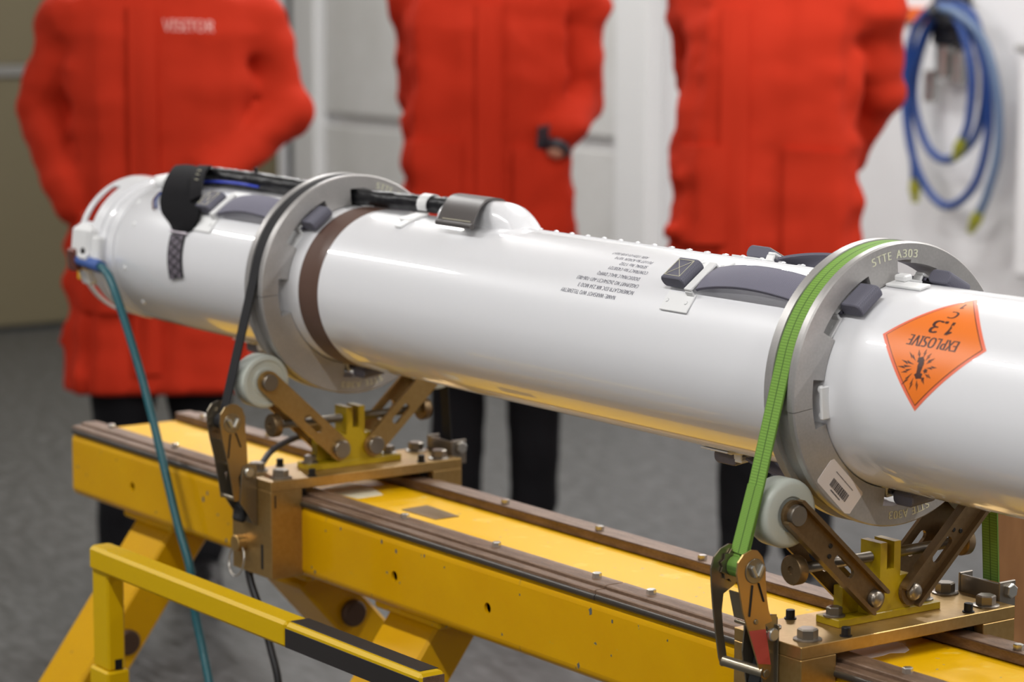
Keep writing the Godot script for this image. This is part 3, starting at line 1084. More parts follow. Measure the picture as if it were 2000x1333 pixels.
# webbing that is slightly domed across its width
func curved_band(s: Shape, pts: PackedVector3Array, up: Vector3, w: float, thick: float, dome: float) -> void:
	var nv := 8
	var rows := []
	var run := 0.0
	for i in pts.size():
		var tn := (pts[mini(i + 1, pts.size() - 1)] - pts[maxi(i - 1, 0)]).normalized()
		var nn := (up - tn * up.dot(tn)).normalized()
		var sd := tn.cross(nn)
		if i > 0: run += pts[i].distance_to(pts[i - 1])
		var top := PackedVector3Array()
		var low := PackedVector3Array()
		for j in nv + 1:
			var v := -1.0 + 2.0 * j / nv
			var p := pts[i] + sd * (v * w * 0.5) + nn * (dome * 2.0 * (1.0 - v * v) - dome)
			top.append(p + nn * thick * 0.5)
			low.append(p - nn * thick * 0.5)
		rows.append([top, low, run * 60.0])
	for i in rows.size() - 1:
		var p: Array = rows[i]
		var q: Array = rows[i + 1]
		for j in nv:
			var u0 := float(j) / nv
			var u1 := float(j + 1) / nv
			s.quad(p[0][j], p[0][j + 1], q[0][j + 1], q[0][j], 1, Vector2(u0, p[2]), Vector2(u1, p[2]), Vector2(u1, q[2]), Vector2(u0, q[2]))
			s.quad(p[1][j + 1], p[1][j], q[1][j], q[1][j + 1], 2, Vector2(u1, p[2]), Vector2(u0, p[2]), Vector2(u0, q[2]), Vector2(u1, q[2]))
		s.quad(p[0][nv], p[1][nv], q[1][nv], q[0][nv], 3, Vector2(1, p[2]), Vector2(1, p[2]), Vector2(1, q[2]), Vector2(1, q[2]))
		s.quad(p[1][0], p[0][0], q[0][0], q[1][0], 4, Vector2(0, p[2]), Vector2(0, p[2]), Vector2(0, q[2]), Vector2(0, q[2]))

# the diamond sticker: its own right is -x, its own up is down the tube's side
func hazard_label(t: Node3D) -> void:
	var lift := 0.0002
	var at := func(u: float, v: float, h: float) -> Vector3: return on_tube(0.1297 - u, 38.3 - rad_to_deg(v / TUBE), TUBE + h)
	var n := 20
	var diamond := func(s: Shape, half: float, h: float) -> void:
		for i in n:
			for j in n:
				var q := []
				for k in [[0, 0], [1, 0], [1, 1], [0, 1]]:
					var a: float = -half + 2.0 * half * (i + k[0]) / n
					var b: float = -half + 2.0 * half * (j + k[1]) / n
					q.append(at.call((a - b) * sqrt(0.5), (a + b) * sqrt(0.5), h))
				s.quad(q[0], q[1], q[2], q[3], 1)
	var s := Shape.new()
	diamond.call(s, 0.05, lift)
	var sticker := part(t, "hazard_label", s, mats.label_edge)
	sticker.set_meta("label", "orange explosive 1.3 diamond sticker")
	s = Shape.new()
	diamond.call(s, 0.0465, lift + 0.00012)
	part(sticker, "line", s, mats.label_ink, Vector3.ZERO)
	s = Shape.new()
	diamond.call(s, 0.0457, lift + 0.00024)
	part(sticker, "field", s, mats.label_orange, Vector3.ZERO)
	var ink := lift + 0.00036
	s = Shape.new()
	var say := func(words: String, h: float, u: float, v: float, w: float) -> void:
		var place := func(x: float, y: float) -> Vector3: return at.call(u + x, v + y, ink + absf(u) * 0.02 + u * 0.01)
		letters(s, words, h, place, w, true)
	for b in [-0.0009, 0.0, 0.0009]:
		say.call("1.3", 0.0165, b, -0.0265, 0.030)
		say.call("EXPLOSIVE", 0.0118, b * 0.6, -0.005, 0.066)
		say.call("C", 0.0105, b * 0.5, -0.0418, 0.0105)
		say.call("1", 0.009, b * 0.5, -0.0565, 0.004)
	part(sticker, "lettering", s, mats.label_ink, Vector3.ZERO)
	# bursting bomb: a dark blob with flying bits and jagged rays
	s = Shape.new()
	var c := Vector2(0.004, 0.028)
	var blob := func(p: Vector2, rx: float, ry: float, bumps: float) -> void:
		for i in 16:
			var a := TAU * i / 16
			var b := TAU * (i + 1) / 16
			var ra := 1.0 + bumps * sin(a * 5.0 + p.x * 900.0)
			var rb := 1.0 + bumps * sin(b * 5.0 + p.x * 900.0)
			s.tri(at.call(p.x, p.y, ink), at.call(p.x + rx * ra * cos(a), p.y + ry * ra * sin(a), ink), at.call(p.x + rx * rb * cos(b), p.y + ry * rb * sin(b), ink))
	blob.call(c + Vector2(-0.001, -0.001), 0.0036, 0.0085, 0.12)
	blob.call(c + Vector2(-0.002, 0.008), 0.0052, 0.0035, 0.15)
	blob.call(c + Vector2(0.001, -0.0075), 0.0046, 0.0034, 0.15)
	blob.call(c + Vector2(-0.0095, 0.0025), 0.0026, 0.0022, 0.3)
	blob.call(c + Vector2(-0.009, 0.0105), 0.0018, 0.0016, 0.3)
	blob.call(c + Vector2(-0.0105, -0.0075), 0.0018, 0.0014, 0.3)
	var rays := [[20, 0.010, 0.021], [48, 0.010, 0.024], [75, 0.012, 0.022], [100, 0.013, 0.021], [128, 0.011, 0.018], [155, 0.012, 0.019], [186, 0.010, 0.021], [215, 0.009, 0.018], [240, 0.010, 0.017], [268, 0.011, 0.018], [296, 0.010, 0.018], [325, 0.010, 0.022], [350, 0.009, 0.024], [5, 0.011, 0.026]]
	for q in rays:
		var d := Vector2.from_angle(deg_to_rad(q[0]))
		var e := d.orthogonal()
		q[2] *= 1.12
		var m: float = (q[1] + q[2]) / 2
		var p := [c + d * (q[1] - 0.001) + e * 0.0006, c + d * (m + 0.001) + e * 0.0019, c + d * (m - 0.001) - e * 0.0006, c + d * q[2], c + d * (m - 0.002) - e * 0.0019, c + d * (m + 0.001) + e * 0.0007]
		s.tri(at.call(p[0].x, p[0].y, ink), at.call(p[2].x, p[2].y, ink), at.call(p[1].x, p[1].y, ink))
		s.tri(at.call(p[5].x, p[5].y, ink), at.call(p[4].x, p[4].y, ink), at.call(p[3].x, p[3].y, ink))
	part(sticker, "bursting_symbol", s, mats.label_ink, Vector3.ZERO)

# ---------- clamp rings ----------
func notch_radius(a: float) -> float:
	for q in [[-16.5, 7.5, 0.1228], [30.0, 67.0, 0.1262], [86.0, 94.5, 0.1300], [94.5, 132.0, 0.1268], [-112.0, -80.0, 0.1268], [163.5, 187.5, 0.1228], [200.0, 235.0, 0.1228]]:
		for turn in [-360.0, 0.0, 360.0]:
			if a + turn > q[0] and a + turn < q[1]: return q[2]
	return 0.1082

func half_ring(s: Shape, xf: float, a0: float, a1: float, groove: float) -> void:
	var angles := [a0]
	var marks := []
	for q in [-112.0, -80.0, -16.5, 7.5, 30.0, 67.0, 86.0, 94.5, 132.0, 163.5, 187.5, 200.0, 235.0, 248.0, 280.0, 343.5]:
		if q > a0 and q < a1: marks.append(q)
	var k := a0 + 2.5
	while k < a1 - 1.0:
		angles.append(k)
		k += 2.5
	for q in marks: angles.append(q)
	angles.append(a1)
	angles.sort()
	var sect := func(a: float, rin: float) -> PackedVector3Array:
		var out := PackedVector3Array()
		for p in [[0.0, rin], [0.0, RING - 0.0016], [-0.0016, RING], [-0.0090, RING], [-0.0096, groove], [-0.0332, groove], [-0.0338, RING], [-0.0445, RING], [-0.046, RING - 0.0015], [-0.046, rin]]:
			out.append(on_tube(xf + p[0], a, p[1]))
		return out
	var last_rin := -1.0
	for i in angles.size() - 1:
		var a: float = angles[i]
		var b: float = angles[i + 1]
		if b - a < 0.01: continue
		var rin := notch_radius((a + b) / 2)
		var p: PackedVector3Array = sect.call(a, rin)
		var q: PackedVector3Array = sect.call(b, rin)
		for j in p.size():
			var m := (j + 1) % p.size()
			s.quad(p[j], q[j], q[m], p[m], j + 1)
		if last_rin > 0 and absf(last_rin - rin) > 1e-6:
			var lo := minf(rin, last_rin)
			var hi := maxf(rin, last_rin)
			if rin > last_rin: s.quad(on_tube(xf, a, lo), on_tube(xf, a, hi), on_tube(xf - 0.046, a, hi), on_tube(xf - 0.046, a, lo))
			else: s.quad(on_tube(xf, a, hi), on_tube(xf, a, lo), on_tube(xf - 0.046, a, lo), on_tube(xf - 0.046, a, hi))
		last_rin = rin
	for e in [a0, a1]:
		var p: PackedVector3Array = sect.call(e, notch_radius(e + (0.5 if e == a0 else -0.5)))
		for w in [[0, 1, 2, 3, 4], [0, 4, 5, 9], [5, 6, 7, 8, 9]]:
			for j in range(1, w.size() - 1):
				s.tri(p[w[0]], p[w[j]], p[w[j + 1]])

func clamp_ring(k: int) -> void:
	var xf: float = [0.0, -1.0472][k]
	var split: float = [-6.1, -2.6][k]
	var label: String = ["grey aluminium clamp ring under the green strap near the orange hazard diamond", "grey aluminium clamp ring under the black strap beside the brown band"][k]
	var t := thing("clamp_ring", label, "ring", Vector3(xf - 0.023, AXIS - RING, 0), "clamp rings round the canister")
	var s := Shape.new()
	half_ring(s, xf, split + 0.12, split + 179.9, 0.1455)
	part(t, "upper_half", s, mats.aluminium)
	s = Shape.new()
	half_ring(s, xf, split + 180.0, split + 359.85, 0.1425)
	part(t, "lower_half", s, mats.aluminium)
	s = Shape.new()
	var spots: Array = [[70.4, 98.4, -108.9, -84.0], [103.3, 131.0, -107.5, -79.0]][k]
	for q in [[spots[0], spots[1]], [spots[2], spots[3]]]:
		var words := "STTE A303"
		var starts := [0.0, 0.115, 0.225, 0.335, 0.5, 0.53, 0.655, 0.77, 0.885]
		for c in words.length():
			if words[c] == " ": continue
			var a: float = lerpf(q[0], q[1], starts[c] + 0.05)
			var at := func(x: float, y: float) -> Vector3:
				return on_tube(xf + 0.0003, a + rad_to_deg(x / 0.1365), 0.1325 + y)
			letters(s, words[c], 0.0082, at, -1.0, true)
			var thick := func(x: float, y: float) -> Vector3: return at.call(x + 0.0005, y) + Vector3(0.0001, 0, 0)
			letters(s, words[c], 0.0082, thick, -1.0, true)
	part(t, "lettering", s, mats.engraving)
	if k == 0:
		# asset label with a bar code
		var o := Vector3(xf, -0.0983, 0.0825)
		var ex := Vector3(0, -0.0418, -0.0433).normalized()     # along the long side, downwards round the ring
		var ey := Vector3(0, -0.0238, 0.0190).normalized()
		ey = (ey - ex * ex.dot(ey)).normalized()
		s = Shape.new()
		var hx := 0.0302
		var hy := 0.0155
		var sticker := PackedVector2Array([Vector2(-hx, -hy + 0.002), Vector2(-hx + 0.002, -hy), Vector2(hx - 0.003, -hy), Vector2(hx, -hy + 0.004), Vector2(hx, hy - 0.002), Vector2(hx - 0.002, hy), Vector2(-hx + 0.006, hy), Vector2(-hx, hy - 0.004)])
		if ex.cross(ey).x < 0: ex = -ex
		prism(s, sticker, o, ex, ey, 0.0003)
		var lab := part(t, "asset_label", s, mats.label_white)
		s = Shape.new()
		var rng := RandomNumberGenerator.new()
		rng.seed = 5
		var u := -0.0155
		while u < 0.0145:
			var w := rng.randf_range(0.0005, 0.0015)
			flat(s, o + Vector3(0.0005, 0, 0), ex, ey, u, -0.0015, u + w, 0.0075)
			u += w + rng.randf_range(0.0004, 0.0008)
		u = -0.016
		while u < 0.016:      # two rows of print too small to read
			var w := rng.randf_range(0.0006, 0.0012)
			flat(s, o + Vector3(0.0005, 0, 0), ex, ey, u, -0.0086, u + w, -0.0076)
			if absf(u) < 0.009: flat(s, o + Vector3(0.0005, 0, 0), ex, ey, u, 0.0093, u + w, 0.0109)
			u += w + 0.0005
		part(lab, "bar_code", s, mats.barcode_ink, Vector3.ZERO)

func flat(s: Shape, o: Vector3, ex: Vector3, ey: Vector3, x0: float, y0: float, x1: float, y1: float) -> void:
	s.quad(o + ex * x0 + ey * y0, o + ex * x1 + ey * y0, o + ex * x1 + ey * y1, o + ex * x0 + ey * y1)

# ---------- roller carriages ----------
func zy(s: Shape, pts: Array, x0: float, x1: float, holes := [], bev := 0.0) -> void:
	# an outline in (z, y) given thickness along x
	var poly := PackedVector2Array(pts)
	if Geometry2D.is_polygon_clockwise(poly): poly.reverse()
	var turned := PackedVector2Array()
	for p in poly: turned.append(Vector2(-p.x, p.y))
	turned.reverse()
	var hs := []
	for h: PackedVector2Array in holes:
		var q := PackedVector2Array()
		for p in h: q.append(Vector2(-p.x, p.y))
		q.reverse()
		hs.append(q)
	prism(s, turned, Vector3(x0, 0, 0), Vector3.FORWARD, Vector3.UP, x1 - x0, hs, bev)

func carriage(k: int) -> void:
	var xf: float = [0.0284, -1.0126][k]
	var dx: float = [0.0, -1.042][k]
	var label: String = ["gold steel roller carriage under the green-strapped ring at right", "gold steel roller carriage under the black-strapped ring with pull pin"][k]
	var t := thing("roller_carriage", label, "carriage", Vector3(xf - 0.052, AXIS - 0.381, 0), "roller carriages clamped on the beam")
	var xb := xf - 0.1035
	var xm := (xf + xb) / 2
	var s := Shape.new()
	box(s, Vector3(xm, -0.256, 0.0043), Vector3(0.1035, 0.0134, 0.306), 0.0007)
	part(t, "top_plate", s, mats.gold_steel)
	for side in [1, -1]:
		s = Shape.new()
		box(s, Vector3(xm, (-0.2629 - 0.381) / 2, 0.0043 + side * 0.1290), Vector3(0.1035, 0.118, 0.048), 0.0008)
		part(t, "side_block", s, mats.gold_steel)
		# guide wheel inside, standing on the rail
		s = Shape.new()
		rod(s, Vector3(xf - 0.02, -0.2632, side * 0.1), Vector3(xf - 0.02, -0.2755, side * 0.1), 0.007, 16)
		part(t, "guide_pin", s, mats.black_screw)
	var bolts := [[-0.021, 0.130], [-0.018, -0.1226], [-0.0855, -0.129], [-0.083, 0.13]]
	for b in bolts:
		s = Shape.new()
		hex_bolt(s, Vector3(xf + b[0], -0.2493, b[1]), Vector3.UP, 0.0108, 0.0105)
		part(t, "hex_bolt", s, mats.zinc_dark)
	for b in [[-0.0086, 0.0887], [-0.0092, -0.0874], [-0.0965, 0.0861], [-0.0965, -0.087]]:
		s = Shape.new()
		cap_screw(s, Vector3(xf + b[0], -0.2493, b[1]), 0.0048, 0.0098)
		part(t, "cap_screw", s, mats.black_screw)
	# yellow bearing block: foot with two bolts, forked post
	s = Shape.new()
	box(s, Vector3(dx - 0.0255, -0.2451, 0), Vector3(0.035, 0.0085, 0.147), 0.0008)
	zy(s, [Vector2(-0.03, -0.241), Vector2(0.03, -0.241), Vector2(0.03, -0.205), Vector2(0.0145, -0.205), Vector2(0.0145, -0.1675), Vector2(0.005, -0.1675), Vector2(0.005, -0.1965), Vector2(-0.005, -0.1965), Vector2(-0.005, -0.1675), Vector2(-0.0145, -0.1675), Vector2(-0.0145, -0.205), Vector2(-0.03, -0.205)], dx - 0.0395, dx - 0.0096)
	box(s, Vector3(dx - 0.0325, -0.2265, 0), Vector3(0.014, 0.0295, 0.105), 0.0008)
	var block := part(t, "bearing_block", s, mats.yellow_block)
	for side in [1, -1]:
		s = Shape.new()
		hex_bolt(s, Vector3(dx - 0.0255, -0.2409, side * 0.0635), Vector3.UP, 0.0085, 0.0085)
		part(block, "hex_bolt", s, mats.zinc_dark, Vector3.ZERO)
	# arms, rollers and the cross screws
	for side in [1, -1]:
		var a := Vector2(side * 0.0275, -0.223)
		var b := Vector2(side * 0.139, -0.1215)
		var d := (b - a).normalized()
		s = Shape.new()
		var slot := capsule2(a + d * 0.046, a + d * 0.07, 0.0052, 6)
		if Geometry2D.is_polygon_clockwise(slot): slot.reverse()
		var rim := 0.0155
		var outline: Array = Array(capsule2(a, b, rim, 10))
		for x in [[-0.009, -0.0045], [-0.0475, -0.043]]:
			zy(s, outline, dx + x[0], dx + x[1], [slot])
		if k == 0:
			# raised edges make this pair channels
			for e in [1, -1]:
				var off: Vector2 = d.orthogonal() * e * 0.0138
				var p0: Vector2 = a - d * 0.006 + off
				var p1: Vector2 = b + d * 0.006 + off
				zy(s, Array(capsule2(p0, p1, 0.0022, 3)), dx - 0.0045, dx + 0.003)
		var arm := part(t, "arm", s, mats.bronze_steel if k == 0 else mats.gold_steel)
		s = Shape.new()
		if k == 0:
			lathe(s, Vector3(dx - 0.0445, a.y, a.x), Vector3.RIGHT, [Vector2(0, 0), Vector2(0, 0.0085), Vector2(0.0405, 0.0085), Vector2(0.0405, 0.0094), Vector2(0.0445, 0.0094), Vector2(0.0470, 0.0080), Vector2(0.0485, 0.0050), Vector2(0.0488, 0)], 20)
		else:
			rod(s, Vector3(dx - 0.0445, a.y, a.x), Vector3(dx + 0.0025, a.y, a.x), 0.0122, 24, 0.001)
		part(arm, "pivot_pin", s, mats.zinc_dark, Vector3.ZERO)
		s = Shape.new()
		rod(s, Vector3(dx - 0.0505, b.y, b.x), Vector3(dx + 0.002, b.y, b.x), 0.0112, 24, 0.001)
		part(arm, "axle", s, mats.zinc_dark, Vector3.ZERO)
		if k == 0:
			for q in [[0.083, 0.004], [0.089, -0.005]]:
				s = Shape.new()
				var c: Vector2 = a + d * q[0] + d.orthogonal() * q[1]
				rod(s, Vector3(dx - 0.0046, c.y, c.x), Vector3(dx - 0.0035, c.y, c.x), 0.0026, 12, 0.0003)
				part(arm, "set_screw", s, mats.black_screw, Vector3.ZERO)
		# roller on its axle
		s = Shape.new()
		if k == 0: lathe(s, Vector3(dx - 0.042, b.y, b.x), Vector3.RIGHT, [Vector2(0, 0), Vector2(0, 0.03), Vector2(0.001, 0.0325), Vector2(0.003, 0.0347), Vector2(0.006, 0.0358), Vector2(0.0255, 0.0358), Vector2(0.0285, 0.0350), Vector2(0.0307, 0.0330), Vector2(0.0318, 0.0300), Vector2(0.0318, 0.0185), Vector2(0.0290, 0.0165), Vector2(0.0290, 0)], 40)
		else: lathe(s, Vector3(dx - 0.042, b.y, b.x), Vector3.RIGHT, [Vector2(0, 0), Vector2(0, 0.031), Vector2(0.0012, 0.0345), Vector2(0.004, 0.0358), Vector2(0.027, 0.0358), Vector2(0.0302, 0.0345), Vector2(0.0318, 0.031), Vector2(0.0318, 0.029), Vector2(0.0303, 0.0285), Vector2(0.0303, 0.02), Vector2(0.0315, 0.019), Vector2(0.0315, 0)], 40)
		part(t, "roller", s, mats.nylon)
		# threaded screw from the post out through the arm, with its knob
		s = Shape.new()
		var prof := [Vector2(0, 0)]
		var z := 0.0
		while z < 0.103:
			prof.append(Vector2(z, 0.0051))
			prof.append(Vector2(z + 0.00065, 0.0058))
			z += 0.0013
		prof.append(Vector2(0.1045, 0))
		lathe(s, Vector3(dx - 0.0245, -0.184, side * 0.012), Vector3(0, 0, side), prof, 14)
		var screw := part(t, "adjusting_screw", s, mats.zinc_dark)
		s = Shape.new()
		lathe(s, Vector3(dx - 0.0245, -0.184, side * 0.114), Vector3(0, 0, side), [Vector2(0, 0), Vector2(0, 0.0145), Vector2(0.0015, 0.0158), Vector2(0.0105, 0.0158), Vector2(0.012, 0.0148), Vector2(0.0122, 0.0045), Vector2(0.0105, 0.004), Vector2(0.0105, 0)], 28)
		part(screw, "knob", s, mats.bronze_steel, Vector3.ZERO)
	# strap anchor on the far side
	s = Shape.new()
	var xs := dx - 0.0255
	box(s, Vector3(xs - 0.0295, -0.2415, -0.158), Vector3(0.003, 0.026, 0.02), 0.001)
	box(s, Vector3(xs + 0.0295, -0.2455, -0.1605), Vector3(0.003, 0.034, 0.025), 0.001)
	box(s, Vector3(xs, -0.2425, -0.1505), Vector3(0.059, 0.0245, 0.003), 0.001)
	var anchor := part(t, "strap_anchor", s, mats.zinc_dark)
	s = Shape.new()
	rod(s, Vector3(xs - 0.03, -0.239, -0.163), Vector3(xs + 0.031, -0.239, -0.163), 0.004, 12)
	hex_bolt(s, Vector3(xs + 0.031, -0.239, -0.163), Vector3.RIGHT, 0.0082, 0.006, false)
	part(anchor, "anchor_bolt", s, mats.zinc, Vector3.ZERO)
	if k == 1:
		# spring pin with its ring, a slot and a wire lanyard
		s = Shape.new()
		rod(s, Vector3(-1.0874, -0.343, 0.156), Vector3(-1.0874, -0.343, 0.171), 0.0115, 20, 0.001)
		var pin := part(t, "pull_pin", s, mats.gold_steel)
		s = Shape.new()
		var loop := PackedVector3Array()
		for j in 33:
			var a := TAU * j / 32
			loop.append(Vector3(-1.0874 + 0.0195 * sin(a), -0.3655 + 0.0215 * cos(a), 0.168 - 0.004 * cos(a)))
		tube(s, loop, 0.0012, 8)
		part(pin, "pull_ring", s, mats.zinc, Vector3.ZERO)
		s = Shape.new()
		box(s, Vector3(-1.0375, -0.354, 0.1573), Vector3(0.006, 0.034, 0.0008), 0.0002)
		part(t, "pin_slot", s, mats.black_hole)
		s = Shape.new()
		box(s, Vector3(-1.0125, -0.276, 0.151), Vector3(0.0006, 0.017, 0.0022), 0.0001)
		part(t, "scribe_mark", s, mats.black_hole)
		s = Shape.new()
		tube(s, smooth_path([Vector3(-1.0955, -0.2475, 0.128), Vector3(-1.0985, -0.2385, 0.1185), Vector3(-1.10, -0.226, 0.105), Vector3(-1.10, -0.2155, 0.081), Vector3(-1.10, -0.2095, 0.053), Vector3(-1.10, -0.2125, 0.031), Vector3(-1.10, -0.2255, 0.010), Vector3(-1.098, -0.2480, -0.004)]), 0.0044, 10)
		part(t, "wire_lanyard", s, mats.wire_grey)
	else:
		s = Shape.new()
		box(s, Vector3(-0.0105, -0.354, 0.1573), Vector3(0.006, 0.034, 0.0008), 0.0002)
		part(t, "pin_slot", s, mats.black_hole)

# ---------- ratchet straps ----------
func strap(k: int) -> void:
	var xc: float = [-0.0214, -1.0686][k]
	var w: float = [0.0230, 0.0208][k]
	var web: Material = [mats.green_webbing, mats.black_webbing][k]
	var label: String = ["bright green ratchet strap over the ring near the hazard diamond", "black ratchet strap over the ring beside the brown band"][k]
	var t := thing("ratchet_strap", label, "strap", Vector3(xc, AXIS - 0.3, 0.18), "ratchet straps holding the canister")
	var rr := 0.1466
	var spool := Vector2(0.1935, -0.1716)     # (z, y)
	var pts := PackedVector3Array()
	var ups := PackedVector3Array()
	# from the spool's outer side up to where the webbing touches the ring, over the top, down to the anchor
	var start := Vector2(spool.x - 0.0, -0.162)
	var d := start.length()
	var ang0 := rad_to_deg(start.angle()) + rad_to_deg(acos(rr / d))
	var touch := Vector2.from_angle(deg_to_rad(ang0)) * rr
	for j in 9:
		var q := start.lerp(touch, j / 9.0)
		pts.append(Vector3(xc + [-0.0035, -0.004][k] * (1.0 - j / 9.0), q.y, q.x))
		ups.append(on_tube(0, ang0, 1.0))
	var anchor := Vector2(-0.163, -0.233)
	var ang1 := 360.0 + rad_to_deg(anchor.angle()) - rad_to_deg(acos(rr / anchor.length()))
	var n := 60
	for j in n + 1:
		var a := lerpf(ang0, ang1, float(j) / n)
		pts.append(on_tube(xc, a, rr))
		ups.append(on_tube(0, a, 1.0))
	var last := Vector2.from_angle(deg_to_rad(ang1)) * rr
	for j in range(1, 7):
		var q := last.lerp(anchor, j / 6.0)
		pts.append(Vector3(xc, q.y, q.x))
		ups.append(on_tube(0, ang1, 1.0))
	var s := Shape.new()
	band(s, pts, ups, w, 0.0018, 165.0)
	part(t, "webbing", s, web)
	# the tail of the webbing, folded back above the ratchet
	if k == 0:
		s = Shape.new()
		var p2 := PackedVector3Array()
		var u2 := PackedVector3Array()
		for j in 8:
			var q := start.lerp(touch, 0.02 + 0.34 * j / 7.0)
			p2.append(Vector3(xc - 0.0045 + 0.0006 * j, q.y, q.x) + on_tube(0, ang0, 0.0022))
			u2.append(on_tube(0, ang0 + 6, 1.0))
		band(s, p2, u2, 0.0238, 0.002, 300.0)
		part(t, "folded_tail", s, web)
	ratchet(t, k, xc, web, spool)

func ratchet(t: Node3D, k: int, xc: float, web: Material, spool: Vector2) -> void:
	var hw := 0.0175
	var plate: Array
	if k == 0:
		plate = [Vector2(0.1975, -0.1495), Vector2(0.208, -0.153), Vector2(0.215, -0.1605), Vector2(0.2165, -0.172), Vector2(0.2125, -0.19), Vector2(0.2074, -0.213), Vector2(0.1983, -0.2366), Vector2(0.1853, -0.2723), Vector2(0.1820, -0.283), Vector2(0.1771, -0.2865), Vector2(0.1715, -0.283), Vector2(0.1693, -0.2748), Vector2(0.1745, -0.2500), Vector2(0.1783, -0.2284), Vector2(0.1690, -0.2265), Vector2(0.1740, -0.214), Vector2(0.1765, -0.2018), Vector2(0.1785, -0.1850), Vector2(0.1790, -0.1710), Vector2(0.1835, -0.158), Vector2(0.190, -0.151)]
	else:
		plate = [Vector2(0.194, -0.1455), Vector2(0.204, -0.149), Vector2(0.2105, -0.158), Vector2(0.2115, -0.171), Vector2(0.2075, -0.195), Vector2(0.2013, -0.220), Vector2(0.1943, -0.2582), Vector2(0.1915, -0.277), Vector2(0.1845, -0.277), Vector2(0.1830, -0.262), Vector2(0.1850, -0.245), Vector2(0.1765, -0.2330), Vector2(0.1705, -0.230), Vector2(0.1715, -0.205), Vector2(0.1735, -0.180), Vector2(0.1735, -0.165), Vector2(0.1780, -0.153), Vector2(0.186, -0.147)]
	for side in [1, -1]:
		var s := Shape.new()
		var x0: float = xc + side * hw - 0.0011
		var outline := plate
		if side < 0 and k == 0: outline = [Vector2(0.1975, -0.1495), Vector2(0.208, -0.153), Vector2(0.2165, -0.1605), Vector2(0.2205, -0.172), Vector2(0.2195, -0.19), Vector2(0.2170, -0.213), Vector2(0.2130, -0.24), Vector2(0.2085, -0.266), Vector2(0.2050, -0.2755), Vector2(0.1990, -0.2755), Vector2(0.1985, -0.266), Vector2(0.2035, -0.24), Vector2(0.2060, -0.217), Vector2(0.2040, -0.2), Vector2(0.1900, -0.193), Vector2(0.1820, -0.185), Vector2(0.1790, -0.1710), Vector2(0.1835, -0.158), Vector2(0.190, -0.151)]
		zy(s, outline, x0, x0 + 0.0022, [], 0.0005)
		var side_plate := part(t, "ratchet_handle", s, mats.ratchet_steel if side < 0 else mats.ratchet_gold if k == 0 else mats.ratchet_bronze)
		if side > 0:
			s = Shape.new()
			rod(s, Vector3(x0 + 0.002, spool.y, spool.x), Vector3(x0 + 0.0034, spool.y, spool.x), 0.0128, 28, 0.0008)
			part(side_plate, "hub_washer", s, mats.ratchet_steel, Vector3.ZERO)
			s = Shape.new()
			for cut in [0.55, -0.55]:
				box(s, Vector3(x0 + 0.0052, spool.y + 0.0006, spool.x) + Vector3(0, 0, cut * 0.008), Vector3(0.006, 0.014, 0.0048), 0.0015, Basis(Vector3.RIGHT, cut * 0.9))
			part(side_plate, "slotted_spindle", s, mats.zinc, Vector3.ZERO)
			s = Shape.new()
			rod(s, Vector3(x0 + 0.0028, spool.y - 0.014, spool.x + 0.003), Vector3(x0 + 0.0028, spool.y - 0.046, spool.x + 0.0065), 0.0010, 8)
			rod(s, Vector3(x0 + 0.0028, spool.y - 0.013, spool.x - 0.005), Vector3(x0 + 0.0028, spool.y - 0.033, spool.x - 0.0125), 0.0010, 8)
			part(side_plate, "split_pin", s, mats.black_screw, Vector3.ZERO)
			if k == 0:
				s = Shape.new()
				zy(s, [Vector2(0.1998, -0.2325), Vector2(0.1869, -0.268), Vector2(0.1704, -0.2712), Vector2(0.1745, -0.25), Vector2(0.1779, -0.2335)], x0 + 0.0021, x0 + 0.0027)
				part(side_plate, "red_mark", s, mats.red_paint, Vector3.ZERO)
				s = Shape.new()
				rod(s, Vector3(x0 + 0.002, -0.224, 0.191), Vector3(x0 + 0.0036, -0.224, 0.191), 0.0028, 14)
				rod(s, Vector3(x0 + 0.002, -0.2795, 0.1768), Vector3(x0 + 0.0042, -0.2795, 0.1768), 0.0042, 16)
				part(side_plate, "rivet", s, mats.ratchet_steel, Vector3.ZERO)
		# toothed wheel beside each plate
		s = Shape.new()
		var teeth := PackedVector2Array()
		for j in 22:
			teeth.append(Vector2.from_angle(TAU * j / 22) * (0.0172 if j % 2 else 0.0142) + spool)
		zy(s, Array(teeth), xc + side * 0.0145 - 0.001, xc + side * 0.0145 + 0.001)
		part(t, "ratchet_wheel", s, mats.ratchet_steel)
	# wound webbing, grip bar, pawl
	var s := Shape.new()
	rod(s, Vector3(xc - 0.0134, spool.y, spool.x), Vector3(xc + 0.0134, spool.y, spool.x), 0.0108, 24, 0.0015)
	part(t, "wound_webbing", s, web)
	s = Shape.new()
	var bar: Vector2 = Vector2(0.1795, -0.278) if k == 0 else Vector2(0.1885, -0.274)
	rod(s, Vector3(xc - hw - 0.003, -0.27 if k == 0 else bar.y, 0.2025 if k == 0 else bar.x), Vector3(xc + hw, bar.y, bar.x), 0.0056 if k == 0 else 0.003, 18)
	part(t, "grip_bar", s, mats.ratchet_steel)
	s = Shape.new()
	box(s, Vector3(xc, -0.212, 0.192), Vector3(2.0 * hw, 0.03, 0.002), 0.0006, Basis(Vector3.RIGHT, 0.25))
	rod(s, Vector3(xc - hw, -0.2305, 0.187), Vector3(xc + hw, -0.2305, 0.187), 0.0022, 10)
	part(t, "pawl_slide", s, mats.ratchet_steel)
	# fixed frame bolted to the carriage
	var frame: Array = [Vector2(0.1585, -0.222), Vector2(0.1585, -0.318), Vector2(0.172, -0.318), Vector2(0.1815, -0.262), Vector2(0.1785, -0.236), Vector2(0.1725, -0.225), Vector2(0.1655, -0.221)]
